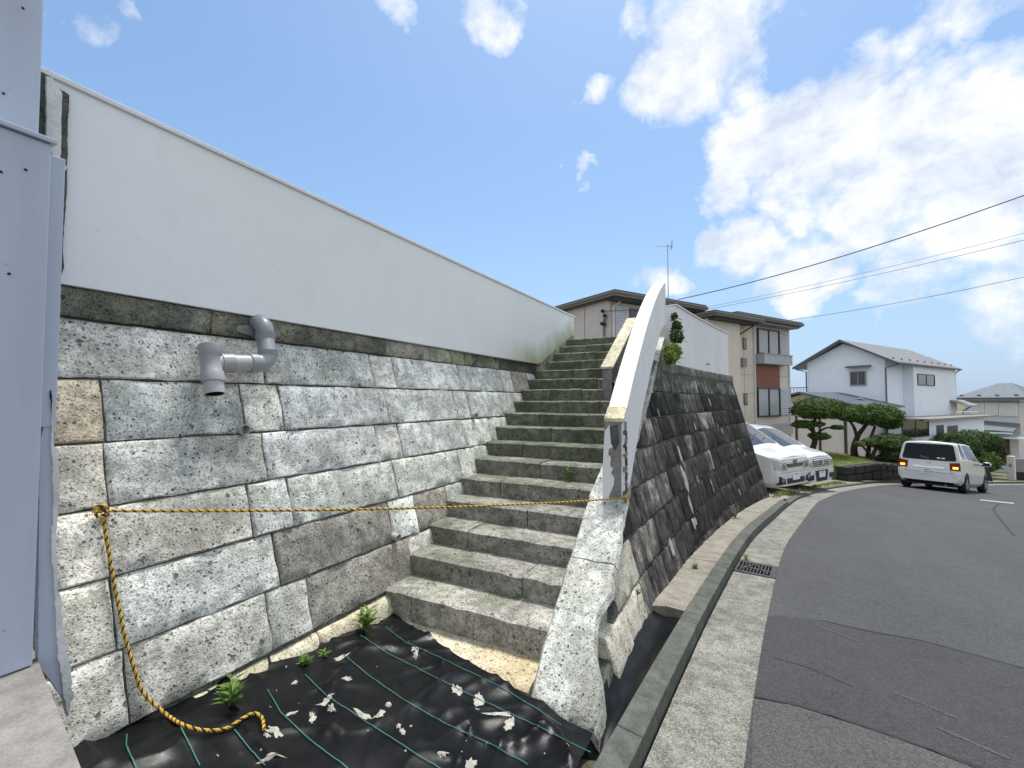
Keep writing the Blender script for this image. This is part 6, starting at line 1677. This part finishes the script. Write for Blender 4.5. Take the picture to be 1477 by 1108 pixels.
plate(c2_, p2_, h2, 1, 0, .47, '', 'front')
p2_('bonnet_seam', [(-.60, .935), (.60, .935), (.60, .943), (-.60, .943)], 'front', 'plastic_black', .004, 14)
p2_('bumper_seam', [(-.70, .62), (.70, .62), (.70, .627), (-.70, .627)], 'front', 'chrome_dark', .004, 14)
# moving car seen from behind, hazard lamps lit
COMP = dict(st=[(2.05, .24, .55, .50, .70, .72, .64, .80, .48, .83, .0, -.05), (1.85, .19, .70, .55, .80, .85, .76, .92, .58, .95, 0, 0), (1.40, .19, .74, .58, .835, .98, .80, 1.03, .62, 1.06, 0, 0), (1.25, .19, .74, .60, .84, 1.0, .81, 1.09, .64, 1.13, 0, 0),
               (.45, .19, .75, .62, .845, 1.03, .815, 1.58, .60, 1.63, 0, 0), (.25, .19, .75, .62, .845, 1.03, .815, 1.64, .61, 1.69, 0, 0), (-.45, .19, .75, .62, .845, 1.05, .815, 1.67, .62, 1.715, 0, 0), (-1.15, .19, .75, .62, .845, 1.07, .81, 1.65, .615, 1.70, 0, 0), (-1.82, .22, .75, .62, .84, 1.04, .80, 1.63, .66, 1.68, 0, .05), (-2.06, .30, .72, .60, .82, .97, .80, 1.60, .68, 1.63, .0, .11)],
            ws=3, side=[(3,), (4, 5, 6), (7,)], wheels=(1.37, -1.37), wr=.305, tw=.745, mirror=(.98, .84, 1.03), ws_in=.025)
Hm = R(27); hm = Vector((math.sin(Hm), math.cos(Hm), 0)); ra = Vector((5.49, 21.05, 0)); oc = ra + hm * 1.37
c3_, p3_, h3 = build_car('moving_car', 'white compact minivan seen from behind with amber indicators lit', COMP, (oc.x, oc.y, zg(oc.x, oc.y) + .0), Hm, True)
for sg in (-1, 1):
    tl_ = p3_('tail_light', [(sg * .81, .71), (sg * .55, .72), (sg * .54, .95), (sg * .79, .98)], 'rear', 'lamp_red', .012, 6, back=.05)
    p3_('indicator', [(sg * .75, .765), (sg * .62, .765), (sg * .62, .835), (sg * .75, .835)], 'rear', 'lamp_amber_lit', .020, 4, tl_)
p3_('trim_bar', [(-.42, .74), (.42, .74), (.40, .80), (-.40, .80)], 'rear', 'chrome', .022, 10)
plate(c3_, p3_, h3, -1, .02, .62, '\u00b7 34 39', 'rear')
q = h3((-6, 0, .93), (1, 0, 0)); mb = MB()
for sg in (-1, 1): mb.tube([Vector((q.x - .012, sg * .06, .965)), Vector((q.x - .012, sg * .04, .90))], .009, 6)
mb.tube([Vector((q.x - .012, -.045, .93)), Vector((q.x - .012, .045, .93))], .009, 6); mb.build('emblem', M['chrome'], c3_, local=True)
a = h3((-6, -.02, 1.06), (1, 0, 0)); b = h3((-6, .22, 1.12), (1, 0, 0)); MB().tube([a - Vector((.03, 0, 0)), b - Vector((.025, 0, 0))], .014, 6).build('wiper', M['plastic_black'], c3_, local=True)
p3_('tailgate_seam', [(-.62, .60), (.62, .60), (.62, .608), (-.62, .608)], 'rear', 'plastic_black', .004, 10)
for sg in (-1, 1): p3_('tailgate_seam', [(sg * .625, .60), (sg * .615, .60), (sg * .545, .72), (sg * .555, .72)], 'rear', 'plastic_black', .004, 5)
p3_('rear_skirt', [(-.62, .22), (.62, .22), (.66, .315), (-.66, .315)], 'rear', 'plastic_black', .006, 10)
for (x0, x1, zz) in ((-.30, -.22, 1.075), (-.42, -.33, 1.075)): p3_('sticker', [(x0, zz), (x1, zz), (x1, zz + .04), (x0, zz + .04)], 'rear', 'plate_white', .004, 2)
p3_('badge', [(.66, .885), (.50, .885), (.50, .90), (.66, .90)], 'rear', 'chrome_dark', .010, 4)
p3_('bumper_lip', [(-.70, .31), (.70, .31), (.72, .35), (-.72, .35)], 'rear', 'car_white', .02, 12)
MB().tube([(-1.9, -.45, .22), (-2.06, -.45, .21)], .035, 10).build('exhaust', M['chrome_dark'], c3_, local=True)
for (x0, x1) in ((.05, .20), (-.80, -.65)):
    p3_('door_handle', [(x0, .86), (x1, .86), (x1, .89), (x0, .89)], 'right', 'car_white', .02, 3)

# ------------------------------------------------------------------ lift everything so that the foot of the stairs is near z = 0
for o in list(scene.objects):
    if o.parent is None: o.location.z += LIFT
